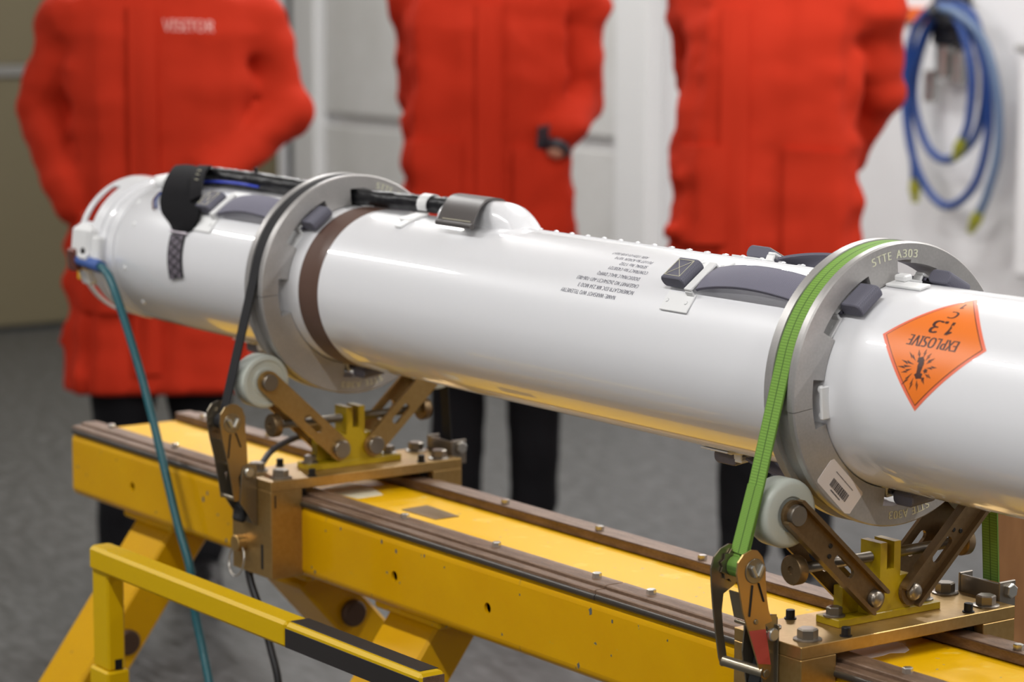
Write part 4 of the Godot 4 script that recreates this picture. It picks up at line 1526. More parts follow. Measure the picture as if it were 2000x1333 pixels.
	if k == 1: frame = [Vector2(0.1580, -0.2305), Vector2(0.1580, -0.314), Vector2(0.1640, -0.3095), Vector2(0.1840, -0.279), Vector2(0.1815, -0.2450), Vector2(0.1790, -0.232), Vector2(0.1700, -0.2285)]
	for side in [1, -1]:
		s = Shape.new()
		var x0: float = xc + side * (hw - 0.0045) - 0.001 if k == 0 else xc + side * (hw + 0.002) - 0.001
		zy(s, frame, x0, x0 + 0.002, [], 0.0004)
		part(t, "anchor_frame", s, mats.ratchet_steel)
	s = Shape.new()
	box(s, Vector3(xc, -0.272, 0.1590), Vector3(2.0 * hw, 0.08, 0.002), 0.0006)
	part(t, "anchor_frame", s, mats.ratchet_steel)
	s = Shape.new()
	rod(s, Vector3(xc - 0.021, -0.2395, 0.1705), Vector3(xc + 0.0225, -0.2395, 0.1705), 0.0030, 12)
	rod(s, Vector3(xc + 0.0195, -0.2395, 0.1705), Vector3(xc + 0.0245, -0.2395, 0.1705), 0.0068, 20, 0.0012)
	part(t, "anchor_bolt", s, mats.zinc)
	s = Shape.new()
	box(s, Vector3(xc, -0.285, 0.168), Vector3(0.022, 0.05, 0.012), 0.003, Basis(Vector3.RIGHT, -0.3))
	part(t, "strap_end", s, mats.black_webbing)

# ---------- cable harness on top of the canister ----------
func harness() -> void:
	var t := thing("cable_harness", "taped black cable bundle along the canister top with a black cloth cuff", "cable", Vector3(-1.1, AXIS + TUBE, -0.012))
	var s := Shape.new()
	var nz := noise(81, 9.0, 2)
	var path := smooth_path([Vector3(-1.52, 0.113, -0.01), Vector3(-1.45, 0.118, -0.012), Vector3(-1.37, 0.119, -0.013), Vector3(-1.26, 0.119, -0.012), Vector3(-1.16, 0.119, -0.009), Vector3(-1.07, 0.1195, -0.006), Vector3(-0.98, 0.119, -0.009), Vector3(-0.9, 0.1198, -0.012), Vector3(-0.83, 0.121, -0.013), Vector3(-0.79, 0.12, -0.013)], 10)
	var radii := []
	for i in path.size():
		var u := float(i) / (path.size() - 1)
		radii.append(lerpf(0.0145, 0.0112, smoothstep(0.1, 0.6, u)) * (1.0 + 0.09 * nz.get_noise_1d(i * 0.09)))
	var ripple := func(i: int, a: float) -> float: return 1.0 + 0.10 * nz.get_noise_2d(i * 0.06, a * 0.35)
	tube(s, path, radii, 18, 1, ripple)
	part(t, "taped_bundle", s, mats.black_tape)
	# cable ties
	for x in [-1.335, -1.16]:
		s = Shape.new()
		rod(s, Vector3(x - 0.002, 0.1195, -0.012), Vector3(x + 0.002, 0.1195, -0.012), 0.0138, 20)
		box(s, Vector3(x, 0.136, -0.013), Vector3(0.005, 0.008, 0.004), 0.001)
		part(t, "cable_tie", s, mats.black_rubber)
	# blue wire beside the bundle
	s = Shape.new()
	tube(s, smooth_path([Vector3(-1.44, 0.113, 0.016), Vector3(-1.40, 0.116, 0.014), Vector3(-1.35, 0.117, 0.01), Vector3(-1.3, 0.115, 0.004)]), 0.0018, 8)
	part(t, "blue_wire", s, mats.blue_wire)
	for q in [[-1.485, 52.0, "blue_sleeve"], [-1.488, 50.0, "copper_fitting"]]:
		s = Shape.new()
		tube(s, smooth_path([on_tube(q[0] - 0.006, q[1] + 10, 0.112), on_tube(q[0], q[1], 0.1112), on_tube(q[0] + 0.02, q[1] - 8, 0.111)]), 0.0014, 8)
		part(t, "loose_wire", s, mats[q[2]])
	# plug and pale bits where the wires enter the end collar
	s = Shape.new()
	box(s, on_tube(-1.53, 75, 0.112), Vector3(0.028, 0.012, 0.026), 0.003, Basis(Vector3.RIGHT, deg_to_rad(15)))
	box(s, on_tube(-1.555, 82, 0.112), Vector3(0.018, 0.01, 0.03), 0.002, Basis(Vector3.RIGHT, deg_to_rad(8)))
	part(t, "plug", s, mats.white_paint)
	# cuff of black cloth round the bundle, drawn in to a strap down the canister's side
	s = Shape.new()
	var rows := []
	var line := [[120.0, -1.60, -1.51, 0.119], [98.0, -1.575, -1.482, 0.1285], [85.0, -1.532, -1.438, 0.1315], [72.0, -1.498, -1.400, 0.1295], [58.0, -1.468, -1.357, 0.1255], [46.0, -1.446, -1.328, 0.1205], [39.0, -1.430, -1.320, 0.1165], [31.5, -1.394, -1.328, 0.1115], [27.3, -1.384, -1.346, 0.1100]]
	for i in 22:
		var u := 8.0 * i / 21.0
		var k := mini(int(u), 7)
		var p: Array = line[k]
		var q: Array = line[k + 1]
		var w := u - k
		rows.append([lerpf(p[0], q[0], w), lerpf(p[3], q[3], w), lerpf(p[1], q[1], w), lerpf(p[2], q[2], w)])
	for i in 21:
		for j in 8:
			var q := []
			for k in [[0, 0], [1, 0], [1, 1], [0, 1]]:
				var row: Array = rows[i + k[0]]
				var v := float(j + k[1]) / 8
				var puff := 0.004 * sin(PI * v) * (1.0 if i > 4 else 0.5)
				q.append(on_tube(lerpf(row[2], row[3], v), row[0], row[1] + puff))
			s.quad(q[0], q[1], q[2], q[3], 1)
	for i in 21:
		for e in [0, 1]:
			var p: Array = rows[i]
			var q: Array = rows[i + 1]
			var x0: float = p[2 + e]
			var x1: float = q[2 + e]
			var inn := 0.003
			if e == 0: s.quad(on_tube(x0, p[0], p[1] - inn), on_tube(x1, q[0], q[1] - inn), on_tube(x1, q[0], q[1]), on_tube(x0, p[0], p[1]), 3)
			else: s.quad(on_tube(x0, p[0], p[1]), on_tube(x1, q[0], q[1]), on_tube(x1, q[0], q[1] - inn), on_tube(x0, p[0], p[1] - inn), 4)
	part(t, "cloth_cuff", s, mats.black_cloth)
	# hem of the cuff, a raised collar with pale stitches
	s = Shape.new()
	var hem := PackedVector3Array()
	var hup := PackedVector3Array()
	for i in 13:
		var row: Array = rows[i]
		hem.append(on_tube(row[3] - 0.007, row[0], row[1] + 0.003))
		hup.append(on_tube(0, row[0], 1.0))
	band(s, hem, hup, 0.018, 0.004)
	part(t, "cuff_hem", s, mats.black_cloth)
	s = Shape.new()
	for i in [7, 8, 9]:
		var row: Array = rows[i]
		rod(s, on_tube(row[3] - 0.012, row[0], row[1] + 0.0055), on_tube(row[3] - 0.003, row[0], row[1] + 0.0055), 0.0006, 6, 0.0002)
	part(t, "stitching", s, mats.light_string)
	# white tie and the stitched strap under it
	s = Shape.new()
	tube(s, PackedVector3Array([on_tube(-1.389, 27.3, TUBE + 0.003), on_tube(-1.366, 26.9, TUBE + 0.0045), on_tube(-1.340, 27.0, TUBE + 0.003)]), 0.0019, 8)
	part(t, "white_tie", s, mats.tie_white)
	s = Shape.new()
	var pts := PackedVector3Array()
	var ups := PackedVector3Array()
	for j in 16:
		var a := lerpf(26.5, -7.5, j / 15.0)
		pts.append(on_tube(lerpf(-1.365, -1.354, j / 15.0), a, TUBE + 0.0016))
		ups.append(on_tube(0, a, 1.0))
	band(s, pts, ups, 0.0395, 0.0022, 36.0)
	part(t, "stitched_strap", s, mats.stitched_strap)
	# stiff flap over the fairing's mouth
	s = Shape.new()
	var frows := []
	for i in 15:
		var u := float(i) / 14
		var a := lerpf(122.0, 64.0, u)
		var off := absf(a - 97.0)
		var r := TUBE + 0.0305 - (0.0245 if a > 97.0 else 0.0165) * smoothstep(8.0, 37.0, off)
		frows.append([a, r, lerpf(-0.862, -0.774, u), lerpf(-0.782, -0.698, u)])
	for i in 14:
		for j in 6:
			var q := []
			var w := []
			for k in [[0, 0], [1, 0], [1, 1], [0, 1]]:
				var row: Array = frows[i + k[0]]
				var v := float(j + k[1]) / 6
				q.append(on_tube(lerpf(row[2], row[3], v), row[0], row[1] + 0.002))
				w.append(on_tube(lerpf(row[2], row[3], v), row[0], row[1] - 0.0015))
			s.quad(q[0], q[1], q[2], q[3], 1)
			s.quad(w[3], w[2], w[1], w[0], 2)
	for i in 14:
		for e in [2, 3]:
			var p: Array = frows[i]
			var q: Array = frows[i + 1]
			var a := on_tube(p[e], p[0], p[1] + 0.002)
			var b := on_tube(q[e], q[0], q[1] + 0.002)
			var c := on_tube(q[e], q[0], q[1] - 0.0015)
			var d := on_tube(p[e], p[0], p[1] - 0.0015)
			if e == 3: s.quad(a, b, c, d)
			else: s.quad(d, c, b, a)
	var f: Array = frows[14]
	var roll := PackedVector3Array()
	for j in 7: roll.append(on_tube(lerpf(f[2], f[3], j / 6.0), f[0], f[1] + 0.0002))
	tube(s, roll, 0.0036, 10, 5)
	part(t, "stiff_flap", s, mats.leather_flap)
	s = Shape.new()
	for j in 16:
		var x := lerpf(-0.768, -0.706, j / 16.0)
		rod(s, on_tube(x, 66.5, f[1] + 0.0034), on_tube(x + 0.0036, 66.5, f[1] + 0.0034), 0.0004, 5, 0.0001)
	part(t, "stitching", s, mats.light_string)

# ---------- hoses and loose cables ----------
func hoses() -> void:
	var t := thing("teal_hose", "thin teal rubber hose hanging from the canister's far end to the floor", "hose", Vector3(-1.1, 0, 0.22))
	var s := Shape.new()
	tube(s, smooth_path([Vector3(-1.575, -0.0165, 0.118), Vector3(-1.548, -0.0185, 0.124), Vector3(-1.52, -0.03, 0.128), Vector3(-1.487, -0.066, 0.130), Vector3(-1.44, -0.135, 0.130), Vector3(-1.402, -0.2, 0.130), Vector3(-1.362, -0.275, 0.131), Vector3(-1.318, -0.36, 0.132), Vector3(-1.285, -0.42, 0.131), Vector3(-1.275, -0.475, 0.131), Vector3(-1.25, -0.535, 0.131), Vector3(-1.21, -0.60, 0.14), Vector3(-1.15, -0.75, 0.16), Vector3(-1.1, -0.95, 0.19), Vector3(-1.06, -1.048, 0.24), Vector3(-0.9, -1.0635, 0.34), Vector3(-0.6, -1.0635, 0.4)]), 0.0062, 14)
	part(t, "hose", s, mats.teal_rubber)
	s = Shape.new()
	tube(s, PackedVector3Array([Vector3(-1.640, -0.0125, 0.119), Vector3(-1.61, -0.0145, 0.119), Vector3(-1.575, -0.0165, 0.1185), Vector3(-1.564, -0.0172, 0.120)]), 0.0092, 14)
	part(t, "blue_sleeve", s, mats.blue_sleeve)
	var c := thing("black_cable", "black cable hanging below the gold carriage behind the hazard bar", "cable", Vector3(-0.95, 0, 0.16))
	s = Shape.new()
	tube(s, smooth_path([Vector3(-1.088, -0.374, 0.151), Vector3(-1.078, -0.40, 0.151), Vector3(-1.055, -0.435, 0.150), Vector3(-1.03, -0.48, 0.150), Vector3(-1.009, -0.53, 0.150), Vector3(-0.98, -0.66, 0.155), Vector3(-0.96, -0.9, 0.16), Vector3(-0.93, -1.05, 0.17), Vector3(-0.8, -1.0652, 0.2)]), 0.0052, 12)
	part(c, "cable", s, mats.black_rubber)

# ---------- things on and before the back wall ----------
func wall_things() -> void:
	var z := WALL_Z
	# orange bar
	var t := thing("wall_stripe", "short orange bar fixed on the white wall beside the blue hoses", "sign", Vector3(-4.45, 1.2, z + 0.01))
	var s := Shape.new()
	box(s, Vector3(-4.30, 1.342 - AXIS, z + 0.012), Vector3(0.56, 0.045, 0.016), 0.002)
	part(t, "orange_bar", s, mats.sign_orange)
	# dark hook bracket with metal fittings
	t = thing("hose_hook", "dark wall hook with metal couplings behind the coiled blue hoses", "hook", Vector3(-4.05, 1.2, z))
	s = Shape.new()
	box(s, Vector3(-4.0, 1.33 - AXIS, z + 0.045), Vector3(0.11, 0.16, 0.08), 0.012)
	part(t, "hook_block", s, mats.bracket_dark)
	s = Shape.new()
	tube(s, smooth_path([Vector3(-3.97, 1.34 - AXIS, z + 0.06), Vector3(-3.95, 1.33 - AXIS, z + 0.12), Vector3(-3.93, 1.37 - AXIS, z + 0.2)]), 0.018, 12)
	part(t, "hook_arm", s, mats.bracket_dark)
	for q in [[-4.02, 1.2, 0.05], [-3.96, 1.18, 0.04], [-4.08, 1.12, 0.035]]:
		s = Shape.new()
		rod(s, Vector3(q[0], q[1] - AXIS + 0.05, z + 0.05), Vector3(q[0], q[1] - AXIS - 0.05, z + 0.05), q[2] * 0.6, 16, 0.004)
		part(t, "coupling", s, mats.zinc)
	# three hanging hoses, each a loop with brass ends
	var o := Vector3(-3.93, 1.37 - AXIS, z + 0.1)
	hose_loop("coiled_hose", "blue hose hanging in a long loop with a brass end low at left", [[0, 0, 0.02], [-0.055, -0.02, 0.0], [-0.105, -0.16, 0.0], [-0.117, -0.30, 0.0], [-0.07, -0.44, 0.0], [0.005, -0.47, 0.01], [0.075, -0.38, 0.0], [0.10, -0.2, 0.01], [0.07, -0.03, 0.02], [0.0, 0.004, 0.03], [-0.06, -0.06, 0.03], [-0.112, -0.22, 0.03], [-0.12, -0.36, 0.02], [-0.10, -0.48, 0.02], [-0.095, -0.55, 0.02]], o, mats.blue_rubber)
	hose_loop("coiled_hose", "blue hose hanging in the lowest wide loop with its brass end tucked inside", [[0.01, -0.01, 0.045], [0.07, -0.05, 0.04], [0.115, -0.2, 0.03], [0.12, -0.38, 0.02], [0.085, -0.54, 0.02], [0.01, -0.615, 0.02], [-0.055, -0.56, 0.03], [-0.1, -0.42, 0.04], [-0.115, -0.22, 0.045], [-0.08, -0.06, 0.05], [0.0, 0.006, 0.06], [0.06, -0.06, 0.06], [0.095, -0.2, 0.06], [0.09, -0.34, 0.06], [0.072, -0.405, 0.06]], o, mats.blue_rubber)
	hose_loop("coiled_hose", "pale blue hose hanging outermost at right with a brass end", [[-0.02, -0.005, 0.075], [0.05, -0.015, 0.07], [0.12, -0.10, 0.05], [0.155, -0.25, 0.04], [0.157, -0.42, 0.03], [0.13, -0.56, 0.03], [0.105, -0.63, 0.03]], o, mats.blue_clear)
	# grey cabinet edge at the right
	t = thing("wall_cabinet", "pale grey wall cabinet at the right edge behind the blue hoses", "cabinet", Vector3(-3.5, 0.6, z + 0.1))
	s = Shape.new()
	box(s, Vector3(-3.24, 0.9 - AXIS, z + 0.06), Vector3(0.8, 0.68, 0.12), 0.01)
	part(t, "body", s, mats.wall_white)
	s = Shape.new()
	box(s, Vector3(-3.24, 1.252 - AXIS, z + 0.065), Vector3(0.82, 0.022, 0.13), 0.004)
	part(t, "top_rail", s, mats.shelf_grey)
	# plywood crate behind the trolley, at the right edge
	t = thing("wooden_crate", "tan plywood crate on the floor behind the right-hand carriage", "crate", Vector3(-0.446, 0, -1.35))
	var cx := -0.446
	for k in 5:
		s = Shape.new()
		box(s, Vector3(cx - 0.34 + 0.17 * k, 0.42 - AXIS, -1.05), Vector3(0.166, 0.80, 0.018), 0.003)
		part(t, "board", s, mats.crate_wood)
		s = Shape.new()
		box(s, Vector3(cx - 0.34 + 0.17 * k, 0.42 - AXIS, -1.65), Vector3(0.166, 0.80, 0.018), 0.003)
		part(t, "board", s, mats.crate_wood)
	for e in [-1, 1]:
		for k in 3:
			s = Shape.new()
			box(s, Vector3(cx + e * 0.434, 0.42 - AXIS, -1.35 + 0.195 * (k - 1)), Vector3(0.018, 0.80, 0.19), 0.003)
			part(t, "board", s, mats.crate_wood)
	s = Shape.new()
	box(s, Vector3(cx, 0.833 - AXIS, -1.35), Vector3(0.9, 0.022, 0.64), 0.003)
	part(t, "lid", s, mats.crate_wood)
	for e in [-1, 1]:
		s = Shape.new()
		box(s, Vector3(cx + e * 0.3, 0.01 - AXIS, -1.35), Vector3(0.09, 0.02, 0.62), 0.002)
		part(t, "skid", s, mats.crate_wood)

func hose_loop(called: String, label: String, pts: Array, o: Vector3, m: Material) -> void:
	var t := thing(called, label, "hose", o + Vector3(0, AXIS - 0.5, 0), "blue hoses on the wall hook")
	var path := []
	for p in pts: path.append(o + Vector3(p[0] * 1.45, p[1], p[2]))
	var s := Shape.new()
	var way := smooth_path(path, 8)
	tube(s, way, 0.0135, 12)
	part(t, "hose", s, m)
	s = Shape.new()
	var e := way[way.size() - 1]
	var d := (e - way[way.size() - 3]).normalized()
	lathe(s, e - d * 0.01, d, [Vector2(0, 0), Vector2(0, 0.016), Vector2(0.02, 0.016), Vector2(0.02, 0.019), Vector2(0.045, 0.019), Vector2(0.045, 0.014), Vector2(0.075, 0.012), Vector2(0.075, 0)], 14)
	part(t, "brass_end", s, mats.brass)

# ---------- people ----------
# A field on a grid (negative inside), meshed with surface nets: one vertex in each cell that the surface crosses.
class Field:
	var o: Vector3
	var h: float
	var n: Vector3i
	var f := PackedFloat32Array()
	func _init(lo: Vector3, hi: Vector3, cell: float) -> void:
		o = lo
		h = cell
		n = Vector3i(((hi - lo) / cell).ceil()) + Vector3i.ONE
		f.resize(n.x * n.y * n.z)
		f.fill(1.0)
	func spot(i: int, j: int, k: int) -> Vector3:
		return o + Vector3(i, j, k) * h
	# a tapered capsule, joined with a smooth minimum
	func bone(a: Vector3, b: Vector3, ra: float, rb: float, blend := 0.03, squash := 1.0) -> void:
		var m := maxf(ra, rb) + blend + 2.0 * h
		var lo := Vector3i(((a.min(b) - Vector3.ONE * m - o) / h).floor()).clamp(Vector3i.ZERO, n - Vector3i.ONE)
		var hi := Vector3i(((a.max(b) + Vector3.ONE * m - o) / h).ceil()).clamp(Vector3i.ZERO, n - Vector3i.ONE)
		var ab := b - a
		var l2 := maxf(ab.length_squared(), 1e-9)
		for j in range(lo.y, hi.y + 1):
			for k in range(lo.z, hi.z + 1):
				for i in range(lo.x, hi.x + 1):
					var p := o + Vector3(i, j, k) * h
					var t := clampf((p - a).dot(ab) / l2, 0.0, 1.0)
					var q := p - (a + ab * t)
					q.z *= squash
					var d := q.length() - lerpf(ra, rb, t)
					var at := (j * n.z + k) * n.x + i
					var e := f[at]
					var w := maxf(blend - absf(d - e), 0.0) / blend
					f[at] = minf(d, e) - w * w * blend * 0.25
	func value(p: Vector3) -> float:
		var q := (p - o) / h
		var i := clampi(int(q.x), 0, n.x - 2)
		var j := clampi(int(q.y), 0, n.y - 2)
		var k := clampi(int(q.z), 0, n.z - 2)
		var u := clampf(q.x - i, 0, 1)
		var v := clampf(q.y - j, 0, 1)
		var w := clampf(q.z - k, 0, 1)
		var at := (j * n.z + k) * n.x + i
		var a := lerpf(lerpf(f[at], f[at + 1], u), lerpf(f[at + n.x], f[at + n.x + 1], u), w)
		at += n.z * n.x
		var b := lerpf(lerpf(f[at], f[at + 1], u), lerpf(f[at + n.x], f[at + n.x + 1], u), w)
		return lerpf(a, b, v)
	# the depth of the surface seen along -z at (x, y)
	func front(x: float, y: float) -> float:
		var z := o.z + h * (n.z - 2)
		while z > o.z:
			if value(Vector3(x, y, z)) < 0.0:
				var hi := z + h
				for s in 5:
					var m := (z + hi) * 0.5
					if value(Vector3(x, y, m)) < 0.0: z = m
					else: hi = m
				return z
			z -= h
		return 0.0
	func mesh(s: Shape) -> void:
		var nx := n.x
		var layer := n.z * n.x
		var ids := {}
		var verts := PackedVector3Array()
		var cells := []
		var offs := [0, 1, nx, nx + 1, layer, layer + 1, layer + nx, layer + nx + 1]
		var edges := [[0, 1], [2, 3], [4, 5], [6, 7], [0, 2], [1, 3], [4, 6], [5, 7], [0, 4], [1, 5], [2, 6], [3, 7]]
		for j in n.y - 1:
			for k in n.z - 1:
				var row := (j * n.z + k) * nx
				for i in nx - 1:
					var at := row + i
					var c := f[at] < 0.0
					if c == (f[at + 1] < 0.0) and c == (f[at + nx] < 0.0) and c == (f[at + nx + 1] < 0.0) and c == (f[at + layer] < 0.0) and c == (f[at + layer + 1] < 0.0) and c == (f[at + layer + nx] < 0.0) and c == (f[at + layer + nx + 1] < 0.0):
						continue
					var sum := Vector3.ZERO
					var cnt := 0
					for e in edges:
						var va := f[at + offs[e[0]]]
						var vb := f[at + offs[e[1]]]
						if (va < 0.0) != (vb < 0.0):
							var t := va / (va - vb)
							var pa := Vector3(e[0] & 1, e[0] >> 2, (e[0] >> 1) & 1)
							var pb := Vector3(e[1] & 1, e[1] >> 2, (e[1] >> 1) & 1)
							sum += pa.lerp(pb, t)
							cnt += 1
					ids[at] = verts.size()
					verts.append(o + (Vector3(i, j, k) + sum / cnt) * h)
					cells.append(at)
		for at in cells:
			var i: int = at % nx
			var k: int = (at / nx) % n.z
			var j: int = at / layer
			if i == 0 or j == 0 or k == 0: continue
			var c := f[at] < 0.0
			# the edges that leave this corner along x, z and y; each is ringed by four cells
			for ax in 3:
				var step: int = [1, nx, layer][ax]
				var other: bool = f[at + step] < 0.0
				if c == other: continue
				var s1: int = [nx, layer, 1][ax]
				var s2: int = [layer, 1, nx][ax]
				if not (ids.has(at - s1) and ids.has(at - s2) and ids.has(at - s1 - s2)): continue
				var q := [verts[ids[at]], verts[ids[at - s1]], verts[ids[at - s1 - s2]], verts[ids[at - s2]]]
				if c: s.quad(q[3], q[2], q[1], q[0], 1)
				else: s.quad(q[0], q[1], q[2], q[3], 1)

# rows of [height, centre x, centre z, half width, half depth] make the coat's trunk; folds come from noise stretched down the cloth
func trunk(fd: Field, rows: Array, folds: FastNoiseLite, blend: float) -> void:
	for j in fd.n.y:
		var y := fd.o.y + j * fd.h
		if y < rows[0][0] - 0.05 or y > rows[rows.size() - 1][0] + 0.05: continue
		var r := 0
		while r < rows.size() - 2 and rows[r + 1][0] < y: r += 1
		var t := clampf((y - rows[r][0]) / (rows[r + 1][0] - rows[r][0]), 0.0, 1.0)
		var cx := lerpf(rows[r][1], rows[r + 1][1], t)
		var cz := lerpf(rows[r][2], rows[r + 1][2], t)
		var a := lerpf(rows[r][3], rows[r + 1][3], t)
		var b := lerpf(rows[r][4], rows[r + 1][4], t)
		var over := maxf(rows[0][0] - y, y - rows[rows.size() - 1][0])
		var low := smoothstep(1.15, 0.55, y)
		for k in fd.n.z:
			var z := (fd.o.z + k * fd.h - cz) / b
			var zz := z * z * z * z
			var at := (j * fd.n.z + k) * fd.n.x
			for i in fd.n.x:
				var x := (fd.o.x + i * fd.h - cx) / a
				var e := sqrt(x * x * x * x + zz)
				var d := (sqrt(e) - 1.0) * minf(a, b)
				if absf(d) < 0.05:
					var p := Vector3(x * 0.35, y * 0.22, z * 0.35)
					d += folds.get_noise_3dv(p * Vector3(5.5, 3.0, 5.5)) * (0.012 + 0.018 * low)
				if over > 0.0: d = maxf(d, over)
				var g := fd.f[at + i]
				var w := maxf(blend - absf(d - g), 0.0) / blend
				fd.f[at + i] = minf(d, g) - w * w * blend * 0.25

func creases(fd: Field, nz: FastNoiseLite, amount: float, stretch: Vector3, inner := 0.0) -> void:
	for j in fd.n.y:
		for k in fd.n.z:
			var at := (j * fd.n.z + k) * fd.n.x
			for i in fd.n.x:
				if absf(fd.f[at + i]) < 0.03:
					var p := fd.spot(i, j, k)
					var share := 1.0 if inner == 0.0 else 0.38 + 0.62 * smoothstep(inner, inner + 0.06, absf(p.x))
					fd.f[at + i] += amount * share * nz.get_noise_3dv(p * stretch)

# a patch of cloth lying on the coat's front, between the lines left(y), right(y)
func patch(s: Shape, fd: Field, x0: float, x1: float, y0: float, y1: float, lift: float, tilt := 0.0) -> void:
	var nu := 10
	var nv := 12
	var rows := []
	for j in nv + 1:
		var row := PackedVector3Array()
		for i in nu + 1:
			var x := lerpf(x0, x1, float(i) / nu)
			var y := lerpf(y0, y1, float(j) / nv) + tilt * (x - x0) * j / nv
			row.append(Vector3(x, y, fd.front(x, y) + lift))
		rows.append(row)
	for j in nv:
		for i in nu:
			s.quad(rows[j][i], rows[j][i + 1], rows[j + 1][i + 1], rows[j + 1][i], 1)
	var back := Vector3(0, 0, -lift * 1.6)
	for j in nv:
		s.quad(rows[j + 1][0], rows[j + 1][0] + back, rows[j][0] + back, rows[j][0])
		s.quad(rows[j][nu], rows[j][nu] + back, rows[j + 1][nu] + back, rows[j + 1][nu])
	for i in nu:
		s.quad(rows[0][i], rows[0][i] + back, rows[0][i + 1] + back, rows[0][i + 1])
		s.quad(rows[nv][i + 1], rows[nv][i + 1] + back, rows[nv][i] + back, rows[nv][i])

func people() -> void:
	person({
		"at": Vector3(-3.564, 0, -1.051), "label": "person in a bright red-orange coat lettered VISITOR, hands in its pockets",
		"rows": [[0.505, -0.012, 0.0, 0.207, 0.150], [0.6, -0.008, 0.0, 0.203, 0.146], [0.8, -0.004, 0.0, 0.200, 0.138], [1.0, 0.0, 0.0, 0.196, 0.13], [1.2, 0.0, 0.0, 0.207, 0.135], [1.34, 0.0, -0.005, 0.212, 0.12], [1.41, 0.0, -0.015, 0.19, 0.09], [1.47, 0.0, -0.02, 0.085, 0.07]],
		"arms": [[Vector3(-0.205, 1.375, -0.015), Vector3(-0.262, 1.165, -0.03), Vector3(-0.2, 0.955, 0.05), Vector3(-0.165, 0.91, 0.075)], [Vector3(0.225, 1.375, -0.015), Vector3(0.292, 1.155, -0.01), Vector3(0.125, 1.015, 0.12), Vector3(0.075, 0.985, 0.135)]],
		"pockets": [[-0.19, -0.05, 0.70, 0.925], [0.03, 0.175, 0.70, 0.95]], "placket": -0.035, "legs": [[-0.095, 0.02], [0.085, -0.01]], "word": true, "seed": 3, "stature": 1.72})
	person({
		"at": Vector3(-3.534, 0, -1.978), "label": "person in a red-orange coat standing between the two others, wristwatch at the pocket",
		"rows": [[0.5, -0.005, 0.0, 0.226, 0.152], [0.75, -0.004, 0.0, 0.218, 0.145], [0.95, -0.006, 0.0, 0.212, 0.138], [1.06, -0.010, 0.0, 0.207, 0.132], [1.19, -0.006, 0.0, 0.194, 0.13], [1.34, -0.012, -0.01, 0.205, 0.125], [1.46, -0.01, -0.02, 0.18, 0.09], [1.52, 0.0, -0.02, 0.085, 0.07]],
		"arms": [[Vector3(-0.185, 1.42, -0.04), Vector3(-0.165, 1.15, -0.125), Vector3(-0.05, 1.0, -0.17), Vector3(0.0, 0.98, -0.175)], [Vector3(0.225, 1.42, -0.03), Vector3(0.228, 1.17, -0.05), Vector3(0.18, 1.085, 0.09), Vector3(0.168, 1.045, 0.12)]],
		"pockets": [[-0.21, -0.07, 0.80, 1.06], [0.06, 0.195, 0.79, 1.045]], "placket": 0.0, "legs": [[-0.08, 0.0], [0.115, -0.02]], "watch": true, "seed": 8, "stature": 1.8})
	person({
		"at": Vector3(-2.745, 0, -2.213), "label": "person in a red-orange coat before the blue hoses, arms held behind the back",
		"rows": [[0.5, 0.0, 0.0, 0.218, 0.158], [0.75, 0.0, 0.0, 0.216, 0.15], [0.95, -0.002, 0.0, 0.214, 0.145], [1.08, -0.006, 0.0, 0.213, 0.138], [1.2, 0.006, 0.0, 0.2, 0.135], [1.34, 0.02, -0.01, 0.2, 0.125], [1.45, 0.03, -0.02, 0.18, 0.09], [1.51, 0.02, -0.02, 0.085, 0.07]],
		"arms": [[Vector3(-0.16, 1.41, -0.05), Vector3(-0.14, 1.16, -0.15), Vector3(0.02, 1.02, -0.185), Vector3(0.08, 1.0, -0.19)], [Vector3(0.248, 1.40, -0.04), Vector3(0.258, 1.2, -0.085), Vector3(0.195, 1.06, -0.15), Vector3(0.13, 1.0, -0.185)]],
		"pockets": [[-0.2, -0.085, 0.86, 1.085], [0.045, 0.19, 0.82, 1.08]], "placket": -0.07, "legs": [[-0.035, 0.02], [0.11, -0.02]], "seed": 15, "stature": 1.8})

